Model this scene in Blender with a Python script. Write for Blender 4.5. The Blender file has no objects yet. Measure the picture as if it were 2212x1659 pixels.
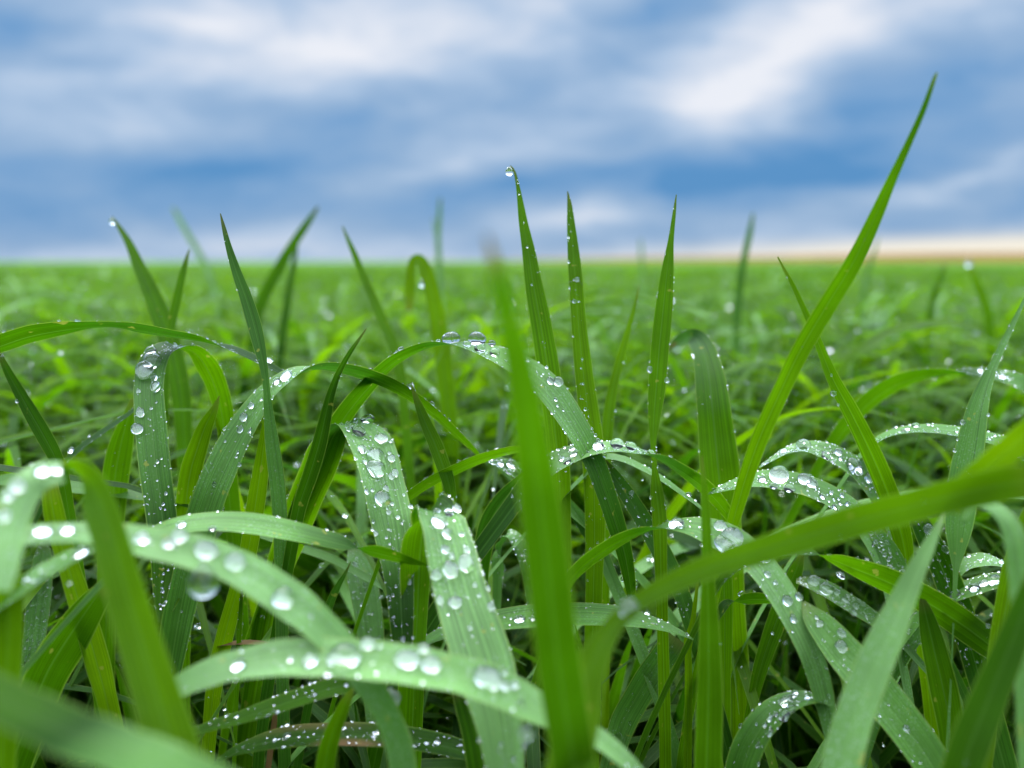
import bpy, math, random
import numpy as np
from mathutils import Vector, Matrix

rng = np.random.default_rng(7)
random.seed(7)
C = bpy.context.scene.collection
scn = bpy.context.scene

# ------------------------------------------------------------------ camera
FPX, CX, CY, HOR = 1915.0, 1106.0, 829.5, 565.0      # focal length and centre in a 2212 x 1659 frame
CAMZ = 0.20
TILT = math.atan((CY - HOR) / FPX)
cam = bpy.data.cameras.new('camera')
cam.sensor_width = 36.0
cam.lens = 36.0 * FPX / 2212.0
cam.clip_start, cam.clip_end = 0.005, 6000.0
cam.dof.use_dof = True
cam.dof.focus_distance = 0.188
cam.dof.aperture_fstop = 9.6
cam.dof.aperture_blades = 0
camo = bpy.data.objects.new('camera', cam)
camo.location = (0, 0, CAMZ)
camo.rotation_euler = (math.pi / 2 - TILT, 0, 0)
C.objects.link(camo)
scn.camera = camo
CAM = np.array([0, 0, CAMZ])
FW = np.array([0, math.cos(TILT), -math.sin(TILT)])
RT = np.array([1.0, 0, 0])
UP = np.array([0, math.sin(TILT), math.cos(TILT)])


def at(x, y, d):
    return CAM + d * (FW + RT * (x - CX) / FPX + UP * (CY - y) / FPX)


def project(P):
    q = P - CAM
    d = q @ FW
    return CX + FPX * (q @ RT) / d, CY - FPX * (q @ UP) / d, d


# ------------------------------------------------------------------ render / exposure
scn.view_settings.view_transform = 'Standard'
scn.view_settings.look = 'None'
scn.view_settings.exposure = 0.0
scn.view_settings.gamma = 1.0
scn.render.engine = 'CYCLES'
cy = scn.cycles
cy.use_denoising = True
cy.max_bounces = 10
cy.transmission_bounces = 8
cy.glossy_bounces = 4
cy.diffuse_bounces = 4
cy.sample_clamp_indirect = 12.0
cy.blur_glossy = 0.2

# ------------------------------------------------------------------ world: overcast sky with streaked clouds
SUN_EL, SUN_AZ = math.radians(62), math.radians(-28)     # azimuth from +Y towards +X
world = bpy.data.worlds.new('World')
scn.world = world
world.use_nodes = True
NT = world.node_tree
NT.nodes.clear()


def node(nt, typ, **kw):
    n = nt.nodes.new(typ)
    for k, v in kw.items():
        setattr(n, k, v)
    return n


def math_node(nt, op, a, b=None, clamp=False):
    n = node(nt, 'ShaderNodeMath', operation=op, use_clamp=clamp)
    for i, v in enumerate((a, b)):
        if v is None:
            continue
        if isinstance(v, (int, float)):
            n.inputs[i].default_value = v
        else:
            nt.links.new(v, n.inputs[i])
    return n.outputs[0]


def ramp(nt, fac, stops, interp='LINEAR'):
    n = node(nt, 'ShaderNodeValToRGB')
    n.color_ramp.interpolation = interp
    e = n.color_ramp.elements
    while len(e) < len(stops):
        e.new(0.5)
    for el, (p, c) in zip(e, stops):
        el.position = p
        el.color = (c[0], c[1], c[2], 1) if len(c) > 1 else (c[0], c[0], c[0], 1)
    nt.links.new(fac, n.inputs[0])
    return n.outputs[0]


def lin(r, g, b):
    f = lambda v: (v / 255 / 12.92) if v <= 10 else ((v / 255 + 0.055) / 1.055) ** 2.4
    return (f(r), f(g), f(b))


def build_world():
    nt = NT
    L = nt.links.new
    tc = node(nt, 'ShaderNodeTexCoord')
    sep = node(nt, 'ShaderNodeSeparateXYZ')
    L(tc.outputs['Generated'], sep.inputs[0])
    az = math_node(nt, 'ARCTAN2', sep.outputs[0], sep.outputs[1])
    el = math_node(nt, 'ARCSINE', sep.outputs[2])
    comb = node(nt, 'ShaderNodeCombineXYZ')
    L(az, comb.inputs[0]); L(el, comb.inputs[1])
    # gentle warp so that cloud borders are ragged
    mp = node(nt, 'ShaderNodeMapping')
    mp.inputs['Scale'].default_value = (3.2, 8.0, 1)
    mp.inputs['Rotation'].default_value = (0, 0, math.radians(-14))
    L(comb.outputs[0], mp.inputs[0])
    wn = node(nt, 'ShaderNodeTexNoise')
    wn.inputs['Scale'].default_value = 1.6
    wn.inputs['Detail'].default_value = 4
    L(mp.outputs[0], wn.inputs['Vector'])
    sub = node(nt, 'ShaderNodeVectorMath', operation='SUBTRACT')
    L(wn.outputs['Color'], sub.inputs[0]); sub.inputs[1].default_value = (.5, .5, .5)
    sc = node(nt, 'ShaderNodeVectorMath', operation='MULTIPLY')
    L(sub.outputs[0], sc.inputs[0]); sc.inputs[1].default_value = (.16, .055, 0)
    add = node(nt, 'ShaderNodeVectorMath', operation='ADD')
    L(comb.outputs[0], add.inputs[0]); L(sc.outputs[0], add.inputs[1])
    P = add.outputs[0]
    # brightness by elevation (0 .. 90 deg)
    eln = math_node(nt, 'DIVIDE', el, math.pi / 2, True)
    E = lambda y: max(0.0, math.degrees(math.atan((HOR - y) / FPX)) / 90)
    V = ramp(nt, eln, [(0, (.60,)), (E(520), (.47,)), (E(450), (.27,)), (E(380), (.25,)), (E(300), (.38,)),
                       (E(200), (.44,)), (E(90), (.54,)), (.22, (.6,)), (.5, (.75,)), (1, (.8,))])
    # streaks
    mp2 = node(nt, 'ShaderNodeMapping')
    mp2.inputs['Rotation'].default_value = (0, 0, math.radians(-11))
    mp2.inputs['Scale'].default_value = (3.0, 13.0, 1)
    L(P, mp2.inputs[0])
    n2 = node(nt, 'ShaderNodeTexNoise')
    n2.inputs['Scale'].default_value = 1.5
    n2.inputs['Detail'].default_value = 6
    n2.inputs['Roughness'].default_value = .55
    L(mp2.outputs[0], n2.inputs['Vector'])
    V = math_node(nt, 'ADD', V, math_node(nt, 'MULTIPLY', math_node(nt, 'SUBTRACT', n2.outputs['Fac'], .5), .62))
    mp3 = node(nt, 'ShaderNodeMapping')
    mp3.inputs['Rotation'].default_value = (0, 0, math.radians(-16))
    mp3.inputs['Scale'].default_value = (9.0, 22.0, 1)
    L(P, mp3.inputs[0])
    n3 = node(nt, 'ShaderNodeTexNoise')
    n3.inputs['Scale'].default_value = 1.3
    n3.inputs['Detail'].default_value = 5
    L(mp3.outputs[0], n3.inputs['Vector'])
    V = math_node(nt, 'ADD', V, math_node(nt, 'MULTIPLY', math_node(nt, 'SUBTRACT', n3.outputs['Fac'], .5), .6))

    def blob(x, y, a, b, rot, loc=P):
        p = at(x, y, 1.0) - CAM
        baz, bel = math.atan2(p[0], p[1]), math.asin(p[2] / np.linalg.norm(p))
        m = node(nt, 'ShaderNodeMapping', vector_type='TEXTURE')
        m.inputs['Location'].default_value = (baz, bel, 0)
        m.inputs['Rotation'].default_value = (0, 0, math.radians(rot))
        m.inputs['Scale'].default_value = (a / FPX, b / FPX, 1)
        L(loc, m.inputs[0])
        g = node(nt, 'ShaderNodeTexGradient', gradient_type='QUADRATIC_SPHERE')
        L(m.outputs[0], g.inputs[0])
        return g.outputs['Fac']
    for x, y, a, b, rot, s in [
            (700, 110, 640, 190, 4, .62), (430, 40, 330, 110, 0, .3), (1010, 60, 420, 130, 10, .25), (120, 215, 420, 150, 4, .16),
            (1640, 130, 520, 150, 27, .75), (1610, 215, 300, 120, 15, .4), (1250, 455, 330, 62, 7, .75), (1010, 345, 560, 90, 13, .55),
            (1180, 370, 330, 50, 10, .2), (300, 275, 430, 95, 4, .25), (2200, 315, 170, 50, 12, .45), (1950, 60, 380, 110, 10, .3),
            (2050, 380, 420, 40, 12, .35), (1900, 440, 500, 60, 8, .3), (560, 520, 500, 45, 2, .2), (1700, 255, 330, 60, 22, .25),
            (1460, 15, 420, 100, 18, -.38), (430, 375, 460, 75, 9, -.5), (40, 480, 420, 100, 0, -.32), (1760, 345, 640, 120, 8, -.5),
            (1640, 392, 520, 48, 4, -.38), (1130, 398, 420, 58, 8, -.5), (2010, 190, 330, 110, 12, -.32), (50, 25, 260, 110, 0, -.4),
            (720, 265, 420, 75, 14, -.22), (560, 470, 420, 42, 2, -.12), (1000, 180, 300, 60, 10, -.12), (500, 200, 260, 60, 6, -.12),
            (1330, 310, 260, 70, 8, -.15)]:
        V = math_node(nt, 'ADD', V, math_node(nt, 'MULTIPLY', blob(x, y, a, b, rot), s * (.8 if s > 0 else .75)))
    V = math_node(nt, 'ADD', V, .03, True)
    col = ramp(nt, V, [(0, lin(84, 145, 201)), (.2, lin(118, 163, 210)), (.42, lin(146, 179, 216)), (.62, lin(176, 200, 229)),
                       (.82, lin(213, 224, 241)), (1, lin(240, 243, 251))])
    # pale clear strip low on the horizon, towards the right of the field
    warm = math_node(nt, 'MULTIPLY', blob(2500, 540, 1550, 60, 1.2, comb.outputs[0]), 2.6, True)
    mx = node(nt, 'ShaderNodeMix', data_type='RGBA')
    L(warm, mx.inputs['Factor']); L(col, mx.inputs['A']); mx.inputs['B'].default_value = (*lin(253, 246, 230), 1)
    # an overcast sky is brighter overhead than at the horizon
    gain = ramp(nt, eln, [(0, (.13,)), (.19, (.13,)), (.30, (.5,)), (.45, (1.0,)), (.7, (1.0,)), (1, (1.0,))])
    mr = node(nt, 'ShaderNodeMapRange', interpolation_type='SMOOTHSTEP')
    L(sep.outputs[1], mr.inputs['Value'])
    for k, v in (('From Min', -.75), ('From Max', .25), ('To Min', .62), ('To Max', 1)):
        mr.inputs[k].default_value = v
    gain = math_node(nt, 'MULTIPLY', gain, mr.outputs[0])
    gain = math_node(nt, 'MULTIPLY', gain, 10 / .132)
    cl = node(nt, 'ShaderNodeVectorMath', operation='SCALE')
    L(mx.outputs['Result'], cl.inputs[0]); L(gain, cl.inputs['Scale'])
    sky = node(nt, 'ShaderNodeTexSky', sky_type='NISHITA')
    sky.sun_disc = False
    sky.sun_elevation = SUN_EL
    sky.sun_rotation = SUN_AZ
    mix = node(nt, 'ShaderNodeMix', data_type='RGBA')
    mix.inputs['Factor'].default_value = .95
    L(sky.outputs[0], mix.inputs['A']); L(cl.outputs[0], mix.inputs['B'])
    bg = node(nt, 'ShaderNodeBackground')
    bg.inputs['Strength'].default_value = .1
    L(mix.outputs['Result'], bg.inputs['Color'])
    out = node(nt, 'ShaderNodeOutputWorld')
    L(bg.outputs[0], out.inputs['Surface'])


build_world()
world.cycles.sampling_method = 'MANUAL'
world.cycles.sample_map_resolution = 512

sun = bpy.data.lights.new('sun', 'SUN')
sun.energy = 1.5
sun.angle = math.radians(30)
sun.color = (1, .96, .9)
suno = bpy.data.objects.new('sun', sun)
sd = Vector((math.sin(SUN_AZ) * math.cos(SUN_EL), math.cos(SUN_AZ) * math.cos(SUN_EL), math.sin(SUN_EL)))
suno.rotation_euler = sd.to_track_quat('Z', 'Y').to_euler()
suno.location = sd * 10
C.objects.link(suno)


# ------------------------------------------------------------------ materials
def new_mat(name):
    m = bpy.data.materials.new(name)
    m.use_nodes = True
    m.node_tree.nodes.clear()
    return m, m.node_tree


def leaf_material():
    m, nt = new_mat('leaf')
    L = nt.links.new
    tint = node(nt, 'ShaderNodeAttribute', attribute_name='tint').outputs['Fac']
    rust = node(nt, 'ShaderNodeAttribute', attribute_name='rust').outputs['Fac']
    uv = node(nt, 'ShaderNodeUVMap', uv_map='UVMap')
    sep = node(nt, 'ShaderNodeSeparateXYZ')
    L(uv.outputs[0], sep.inputs[0])
    u, v = sep.outputs[0], sep.outputs[1]
    geo = node(nt, 'ShaderNodeNewGeometry')
    # long parallel veins
    mp = node(nt, 'ShaderNodeMapping')
    mp.inputs['Scale'].default_value = (34, 2.2, 1)
    L(uv.outputs[0], mp.inputs[0])
    oi = node(nt, 'ShaderNodeObjectInfo')
    av = node(nt, 'ShaderNodeVectorMath', operation='ADD')
    L(mp.outputs[0], av.inputs[0])
    cmb = node(nt, 'ShaderNodeCombineXYZ')
    L(math_node(nt, 'MULTIPLY', oi.outputs['Random'], 50.0), cmb.inputs[2])
    L(cmb.outputs[0], av.inputs[1])
    vein = node(nt, 'ShaderNodeTexNoise')
    vein.inputs['Scale'].default_value = 1.0
    vein.inputs['Detail'].default_value = 3
    L(av.outputs[0], vein.inputs['Vector'])
    # blotchy bloom in space
    tc = node(nt, 'ShaderNodeTexCoord')
    bl = node(nt, 'ShaderNodeTexNoise')
    bl.inputs['Scale'].default_value = 90
    bl.inputs['Detail'].default_value = 4
    L(geo.outputs['Position'], bl.inputs['Vector'])
    col = ramp(nt, tint, [(0, (.075, .165, .0006)), (.25, (.04, .112, .0008)), (.5, (.015, .056, .0015)), (.75, (.09, .225, .028)), (1, (.17, .33, .09))])  # middle stop darkened so the near low blades paint shade into the gaps
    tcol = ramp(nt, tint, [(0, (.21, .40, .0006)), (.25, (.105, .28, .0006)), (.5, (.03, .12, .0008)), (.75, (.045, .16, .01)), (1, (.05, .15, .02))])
    shade = math_node(nt, 'MULTIPLY', ramp(nt, vein.outputs['Fac'], [(.3, (.62,)), (.7, (1.28,))]), ramp(nt, bl.outputs['Fac'], [(.3, (.82,)), (.7, (1.15,))]))
    au = math_node(nt, 'ABSOLUTE', math_node(nt, 'SUBTRACT', u, .5))
    mid = ramp(nt, au, [(0, (1,)), (.035, (0,))], 'EASE')
    edge = ramp(nt, au, [(.462, (0,)), (.49, (1,))])

    def finish(c, midc, edgec, dew=False):
        s = node(nt, 'ShaderNodeVectorMath', operation='SCALE')
        L(c, s.inputs[0]); L(shade, s.inputs['Scale'])
        a = node(nt, 'ShaderNodeMix', data_type='RGBA')
        L(math_node(nt, 'MULTIPLY', mid, .35), a.inputs['Factor']); L(s.outputs[0], a.inputs['A']); a.inputs['B'].default_value = (*midc, 1)
        b = node(nt, 'ShaderNodeMix', data_type='RGBA')
        L(math_node(nt, 'MULTIPLY', edge, .6), b.inputs['Factor']); L(a.outputs['Result'], b.inputs['A']); b.inputs['B'].default_value = (*edgec, 1)
        d = node(nt, 'ShaderNodeMix', data_type='RGBA')
        L(rust, d.inputs['Factor']); L(b.outputs['Result'], d.inputs['A']); d.inputs['B'].default_value = (.2, .115, .045, 1)
        sp = node(nt, 'ShaderNodeTexNoise')
        sp.inputs['Scale'].default_value = 420
        sp.inputs['Detail'].default_value = 2
        L(geo.outputs['Position'], sp.inputs['Vector'])
        if dew:
            dn = node(nt, 'ShaderNodeTexNoise')
            dn.inputs['Scale'].default_value = 2600
            dn.inputs['Detail'].default_value = 1
            L(geo.outputs['Position'], dn.inputs['Vector'])
            dm = math_node(nt, 'MULTIPLY', ramp(nt, dn.outputs['Fac'], [(.58, (0,)), (.68, (.28,))]),
                           math_node(nt, 'MULTIPLY', ramp(nt, tint, [(.6, (0,)), (.85, (1,))]), ramp(nt, bl.outputs['Fac'], [(.4, (0,)), (.62, (1,))])))
            f = node(nt, 'ShaderNodeMix', data_type='RGBA')
            L(dm, f.inputs['Factor']); L(d.outputs['Result'], f.inputs['A']); f.inputs['B'].default_value = (.62, .68, .64, 1)
            d = f
        e = node(nt, 'ShaderNodeMix', data_type='RGBA')
        L(ramp(nt, sp.outputs['Fac'], [(.70, (0,)), (.74, (.55,))]), e.inputs['Factor'])
        L(d.outputs['Result'], e.inputs['A']); e.inputs['B'].default_value = (.3, .3, .04, 1)
        return e.outputs['Result']
    c1 = finish(col, (.12, .24, .05), (.2, .3, .05), True)
    c2 = finish(tcol, (.12, .26, .03), (.3, .45, .04))
    bump = node(nt, 'ShaderNodeBump')
    bump.inputs['Strength'].default_value = .35
    bump.inputs['Distance'].default_value = .0002
    L(math_node(nt, 'SUBTRACT', vein.outputs['Fac'], math_node(nt, 'MULTIPLY', mid, .5)), bump.inputs['Height'])
    pb = node(nt, 'ShaderNodeBsdfPrincipled')
    L(c1, pb.inputs['Base Color'])
    L(ramp(nt, bl.outputs['Fac'], [(.3, (.42,)), (.7, (.6,))]), pb.inputs['Roughness'])
    L(ramp(nt, tint, [(0, (.1,)), (.5, (.13,)), (.8, (.3,))]), pb.inputs['Specular IOR Level'])
    L(bump.outputs[0], pb.inputs['Normal'])
    tr = node(nt, 'ShaderNodeBsdfTranslucent')
    L(c2, tr.inputs['Color'])
    mix = node(nt, 'ShaderNodeMixShader')
    L(ramp(nt, tint, [(.5, (.5,)), (.8, (.3,)), (1, (.22,))]), mix.inputs[0])
    L(pb.outputs[0], mix.inputs[1]); L(tr.outputs[0], mix.inputs[2])
    out = node(nt, 'ShaderNodeOutputMaterial')
    L(mix.outputs[0], out.inputs['Surface'])
    return m


def water_material():
    m, nt = new_mat('water')
    g = node(nt, 'ShaderNodeBsdfGlass')
    g.inputs['IOR'].default_value = 1.333
    g.inputs['Roughness'].default_value = 0.0
    g.inputs['Color'].default_value = (1, 1, 1, 1)
    out = node(nt, 'ShaderNodeOutputMaterial')
    nt.links.new(g.outputs[0], out.inputs['Surface'])
    return m


def film_material():
    """Underside of a drop on a waxy leaf: water meets a thin rough film of trapped air, which throws light back like dull silver."""
    m, nt = new_mat('air_film')
    g = node(nt, 'ShaderNodeBsdfGlass')
    g.inputs['IOR'].default_value = 1.333
    gl = node(nt, 'ShaderNodeBsdfAnisotropic')
    gl.inputs['Roughness'].default_value = .4
    gl.inputs['Color'].default_value = (.95, .96, .97, 1)
    df = node(nt, 'ShaderNodeBsdfDiffuse')
    df.inputs['Color'].default_value = (.9, .92, .93, 1)
    mx0 = node(nt, 'ShaderNodeMixShader'); mx0.inputs[0].default_value = .12
    nt.links.new(gl.outputs[0], mx0.inputs[1]); nt.links.new(df.outputs[0], mx0.inputs[2])
    mx = node(nt, 'ShaderNodeMixShader'); mx.inputs[0].default_value = .1
    nt.links.new(g.outputs[0], mx.inputs[1]); nt.links.new(mx0.outputs[0], mx.inputs[2])
    out = node(nt, 'ShaderNodeOutputMaterial')
    nt.links.new(mx.outputs[0], out.inputs['Surface'])
    return m


def plain_noise(name, c0, c1, scale, rough=.9, coords='Object', stretch=(1, 1, 1)):
    m, nt = new_mat(name)
    L = nt.links.new
    tc = node(nt, 'ShaderNodeTexCoord')
    mp = node(nt, 'ShaderNodeMapping')
    mp.inputs['Scale'].default_value = stretch
    L(tc.outputs[coords], mp.inputs[0])
    n = node(nt, 'ShaderNodeTexNoise')
    n.inputs['Scale'].default_value = scale
    n.inputs['Detail'].default_value = 8
    L(mp.outputs[0], n.inputs['Vector'])
    c = ramp(nt, n.outputs['Fac'], [(.3, c0), (.7, c1)])
    pb = node(nt, 'ShaderNodeBsdfPrincipled')
    L(c, pb.inputs['Base Color'])
    pb.inputs['Roughness'].default_value = rough
    pb.inputs['Specular IOR Level'].default_value = .1
    out = node(nt, 'ShaderNodeOutputMaterial')
    L(pb.outputs[0], out.inputs['Surface'])
    return m


LEAF, WATER, FILM = leaf_material(), water_material(), film_material()
SOIL = plain_noise('soil', (.01, .007, .005), (.03, .022, .014), 60)
FIELD = plain_noise('field_green', (.04, .11, .004), (.075, .17, .008), 2.0, stretch=(1, .3, 1))
STUBBLE = plain_noise('stubble', (.105, .052, .003), (.165, .088, .006), .03, stretch=(1, .2, 1))


# ------------------------------------------------------------------ mesh helpers
def mesh_from(name, V, F, mat, uv=None, attrs=None, smooth=True):
    """V (n,3), F (m,4) or (m,3) index arrays, uv (n,2), attrs {name: (n,)}."""
    me = bpy.data.meshes.new(name)
    V = np.asarray(V, np.float32); F = np.asarray(F, np.int32)
    k = F.shape[1]
    me.vertices.add(len(V)); me.vertices.foreach_set('co', V.ravel())
    me.loops.add(F.size); me.loops.foreach_set('vertex_index', F.ravel())
    me.polygons.add(len(F)); me.polygons.foreach_set('loop_start', np.arange(0, F.size, k, dtype=np.int32))
    me.polygons.foreach_set('use_smooth', np.full(len(F), smooth))
    if uv is not None:
        l = me.uv_layers.new(name='UVMap')
        l.data.foreach_set('uv', np.asarray(uv, np.float32)[F.ravel()].ravel())
    for a, v in (attrs or {}).items():
        at_ = me.attributes.new(a, 'FLOAT', 'POINT')
        at_.data.foreach_set('value', np.broadcast_to(np.asarray(v, np.float32), (len(V),)).copy())
    me.update(); me.validate()
    me.materials.append(mat)
    return me


def link(name, me, label=None, cat=None, group=None, kind=None):
    o = bpy.data.objects.new(name, me)
    C.objects.link(o)
    for k, v in (('label', label), ('category', cat), ('group', group), ('kind', kind)):
        if v:
            o[k] = v
    return o


def catmull(P, n):
    """P (k,c) control rows -> (n,c) samples of a centripetal-ish Catmull-Rom through them, even in arc length of the first 3 columns."""
    P = np.asarray(P, float)
    seg = np.linalg.norm(np.diff(P[:, :3], axis=0), axis=1) ** .5 + 1e-9
    t = np.concatenate([[0], np.cumsum(seg)])
    # monotone-ish cubic hermite with finite differences
    m = np.zeros_like(P)
    d = np.diff(P, axis=0) / np.diff(t)[:, None]
    m[1:-1] = (d[:-1] * np.diff(t)[1:, None] + d[1:] * np.diff(t)[:-1, None]) / (t[2:] - t[:-2])[:, None]
    m[0], m[-1] = d[0], d[-1]

    def ev(s):
        i = np.clip(np.searchsorted(t, s, side='right') - 1, 0, len(t) - 2)
        h = (t[i + 1] - t[i])[:, None]
        x = ((s - t[i])[:, None]) / h
        return ((2 * x**3 - 3 * x**2 + 1) * P[i] + (x**3 - 2 * x**2 + x) * h * m[i]
                + (-2 * x**3 + 3 * x**2) * P[i + 1] + (x**3 - x**2) * h * m[i + 1])
    s = np.linspace(0, t[-1], 1500)
    q = ev(s)
    a = np.concatenate([[0], np.cumsum(np.linalg.norm(np.diff(q[:, :3], axis=0), axis=1))])
    return ev(np.interp(np.linspace(0, a[-1], n), a, s)), a[-1]


def norm(v):
    return v / np.maximum(np.linalg.norm(v, axis=-1, keepdims=True), 1e-12)


PROF = np.array([-1, -.72, -.4, -.12, 0, .12, .4, .72, 1.0])


class Blade:
    pass


BLADES = {}


def blade(key, label, d, pts, R=None, tint=.3, rev=False, fold=.16, wet=0, beads=0, rust=None, ground=True, roll=18, twist=0):
    """One blade: pts is 'x y w' triples in photo pixels (2212 wide), base first (rev: tip first); d its distance(s) in metres.
    w signed: positive shows the upper face, negative the underside; R its full width in mm where it is seen tilted."""
    a = np.array([float(s) for s in pts.split()]).reshape(-1, 3)
    dd = np.interp(np.linspace(0, 1, len(a)), np.linspace(0, 1, len(np.atleast_1d(d))), np.atleast_1d(d))
    if rev:
        a, dd = a[::-1], dd[::-1]
    rows = []
    for k, ((x, y, w), di) in enumerate(zip(a, dd)):
        wm = w * di / FPX
        v = k / (len(a) - 1)
        tv = np.atleast_1d(tint)
        rows.append([*at(x, y, di), wm, np.interp(v, np.linspace(0, 1, len(tv)), tv), v])
    rows = np.array(rows)
    if ground and rows[0, 2] > .012:
        p0, p1 = rows[0, :3], rows[1, :3]
        t = norm(p0 - p1)
        t = norm(np.array([t[0] * .8, t[1] * .8, min(t[2], -.35)]))
        z0 = p0[2]
        w0 = rows[0, 3]
        m1 = p0 + t * z0 * .35
        t2 = norm(t * .5 + np.array([0, .15, -1]))
        m2 = m1 + t2 * max(m1[2] * .55, .005)
        m3 = np.array([m2[0] + t2[0] * .01, m2[1] + t2[1] * .01 + .004, -.004])
        tb = rows[0, 4]
        extra = [[*m3, w0 * .55, tb, -1], [*m2, w0 * .8, tb, -.6], [*m1, w0 * .95, tb, -.25]]
        rows = np.vstack([extra, rows])
    S, length = catmull(rows, 4000)
    k0 = int(np.argmax(S[:, 5] >= 0))
    idx = np.concatenate([np.linspace(0, k0, 14)[:-1], np.linspace(k0, 3999, 96)]) if k0 > 20 else np.linspace(0, 3999, 96)
    i0 = 13 if k0 > 20 else 0
    idx = np.unique(np.rint(idx).astype(int))
    S, n = S[idx], len(idx)
    P, w, tcol_, vis = S[:, :3], S[:, 3], S[:, 4], S[:, 5]
    T = norm(np.gradient(P, idx.astype(float), axis=0))
    view = norm(P - CAM)
    sc = norm(np.cross(T, view))
    if sc[:, 2].sum() < 0 and R or (not R and sc[n // 2, 0] < 0):
        sc = -sc
    if R:
        # keep the image-up side for arches
        sgn = np.sign(sc @ UP); sgn[sgn == 0] = 1
        for i in range(1, n):
            if sc[i] @ sc[i - 1] < 0:
                sc[i:] = -sc[i:]
        if (sc @ UP).sum() < 0:
            sc = -sc
    vp = norm(view - (view * T).sum(1, keepdims=True) * T)
    tt = idx / 3999.0
    if R:
        full = R / 1000 * np.minimum(1, ((1 - np.clip(vis, 0, 1)) / .3 + .02)) ** .75
        full = np.maximum(full, np.abs(w) * 1.0001)
        c = w / full
        Sd = c[:, None] * sc + np.sqrt(np.clip(1 - c * c, 0, 1))[:, None] * vp
    else:
        ro = np.radians(roll + twist * (tt - .5) + 7 * np.sin(tt * 7 + len(key)))
        full = np.abs(w) / np.maximum(np.cos(ro), .45)
        Sd = np.cos(ro)[:, None] * sc + np.sin(ro)[:, None] * vp
    Sd = norm(Sd)
    N = norm(np.cross(T, Sd))
    flip = np.where((N * (CAM - P)).sum(1) < 0, -1, 1)
    if not R:
        N = N * (1 if flip.sum() >= 0 else -1)
    else:
        N = N * (1 if (N[:, 2]).sum() >= 0 else -1)
    half = full / 2
    # small natural waviness of the margins
    ph = hash_phase(key)
    wav = 1 + .03 * np.sin(tt * 31 + ph) + .02 * np.sin(tt * 67 + 2 * ph)
    m = len(PROF)
    lift = (np.abs(PROF) ** 1.3) * fold
    G = (P[:, None, :] + (half * wav)[:, None, None] * PROF[None, :, None] * Sd[:, None, :]
         + half[:, None, None] * (lift[None, :, None] - fold * .45) * N[:, None, :])
    ii, jj = np.meshgrid(np.arange(n - 1), np.arange(m - 1), indexing='ij')
    F = np.stack([ii * m + jj, ii * m + jj + 1, (ii + 1) * m + jj + 1, (ii + 1) * m + jj], -1).reshape(-1, 4)
    uv = np.stack(np.broadcast_arrays((PROF / 2 + .5)[None, :], (tt * length / .16)[:, None]), -1).reshape(-1, 2)
    ru = np.zeros((n, m))
    tipr = np.clip((tt - .972) / .028, 0, 1) * (.35 if not R else 0)
    ru += tipr[:, None]
    if rust:
        for (t0, u0, rt, rw, s) in rust:
            ru += s * np.clip(1.6 * np.exp(-((vis[:, None] - t0) / rt) ** 2 - ((PROF[None, :] - u0) / rw) ** 2) - .25, 0, 1)
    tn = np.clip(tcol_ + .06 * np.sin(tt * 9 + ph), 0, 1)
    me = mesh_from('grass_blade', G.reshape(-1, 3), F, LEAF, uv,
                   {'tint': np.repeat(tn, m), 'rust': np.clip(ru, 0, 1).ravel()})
    o = link('grass_blade', me, label, 'grass blade', 'blades of the wet crop')
    b = Blade()
    b.G, b.N, b.T, b.half, b.obj, b.wet, b.beads, b.key, b.label, b.n, b.R = G, N, T, half, o, wet, beads, key, label, n, R
    b.Sd, b.i0 = Sd, i0
    b.d = float(np.mean(dd))
    BLADES[key] = b
    return b


def hash_phase(key):
    return (sum(ord(c) * (i + 3) for i, c in enumerate(key)) % 628) / 100


# ------------------------------------------------------------------ the blades one can tell apart
# upright blades reaching above the horizon
blade('tip_drop', 'tall upright blade with a hooked tip holding a clear drop above the horizon', (.205, .2),
      '1102 358 3 1110 368 5 1118 400 8 1130 480 20 1142 545 29 1150 600 35 1168 700 46 1184 800 50 1196 900 48 1206 1000 46 1212 1130 42 1215 1300 37', tint=.2, rev=True, wet=.05, beads=.3)
blade('second_up', 'tall upright blade with a broad pointed tip just beside the hooked one', (.21, .2),
      '1226 413 2 1230 440 10 1233 480 17 1238 540 24 1243 600 29 1250 700 34 1260 800 40 1272 900 46 1282 1000 48 1285 1130 44 1282 1300 37', tint=.2, rev=True, wet=.1, beads=.2)
blade('third_up', 'spear shaped upright blade, wide in the middle, with beads along both edges', (.2, .19),
      '1461 420 2 1457 455 7 1449 520 13 1441 590 28 1432 680 37 1424 760 40 1418 840 38 1413 900 28 1411 960 13 1414 1010 12 1418 1060 26 1424 1120 30 1428 1250 26', tint=.2, rev=True, beads=1.2)
blade('thin_between', 'thin blade leaning between the second and third upright blades', (.235, .225),
      '1381 617 2 1370 665 8 1352 730 14 1334 795 19 1320 860 23 1312 930 24 1308 1020 22 1308 1150 18', tint=.15, rev=True, beads=.4)
blade('big_diagonal', 'long smooth blade slanting up to the highest tip on the right', (.178, .168, .156, .143),
      '1575 1160 22 1590 1105 28 1612 1030 33 1640 950 34 1680 860 36 1728 760 40 1790 655 40 1842 570 37 1890 470 28 1925 390 20 1962 310 15 1995 235 12 2018 170 8 2024 156 3', tint=(.24, .24, .28, .6), roll=25)
blade('crossing_thin', 'narrow blade leaning left, crossing behind the long slanting blade', (.185, .19, .2),
      '1680 555 3 1694 582 6 1712 615 9 1735 665 12 1756 712 16 1775 760 19 1800 820 26 1835 885 35 1868 950 40 1900 1020 44 1925 1085 44 1946 1150 40 1960 1220 30', tint=.18, rev=True, beads=.25)
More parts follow.
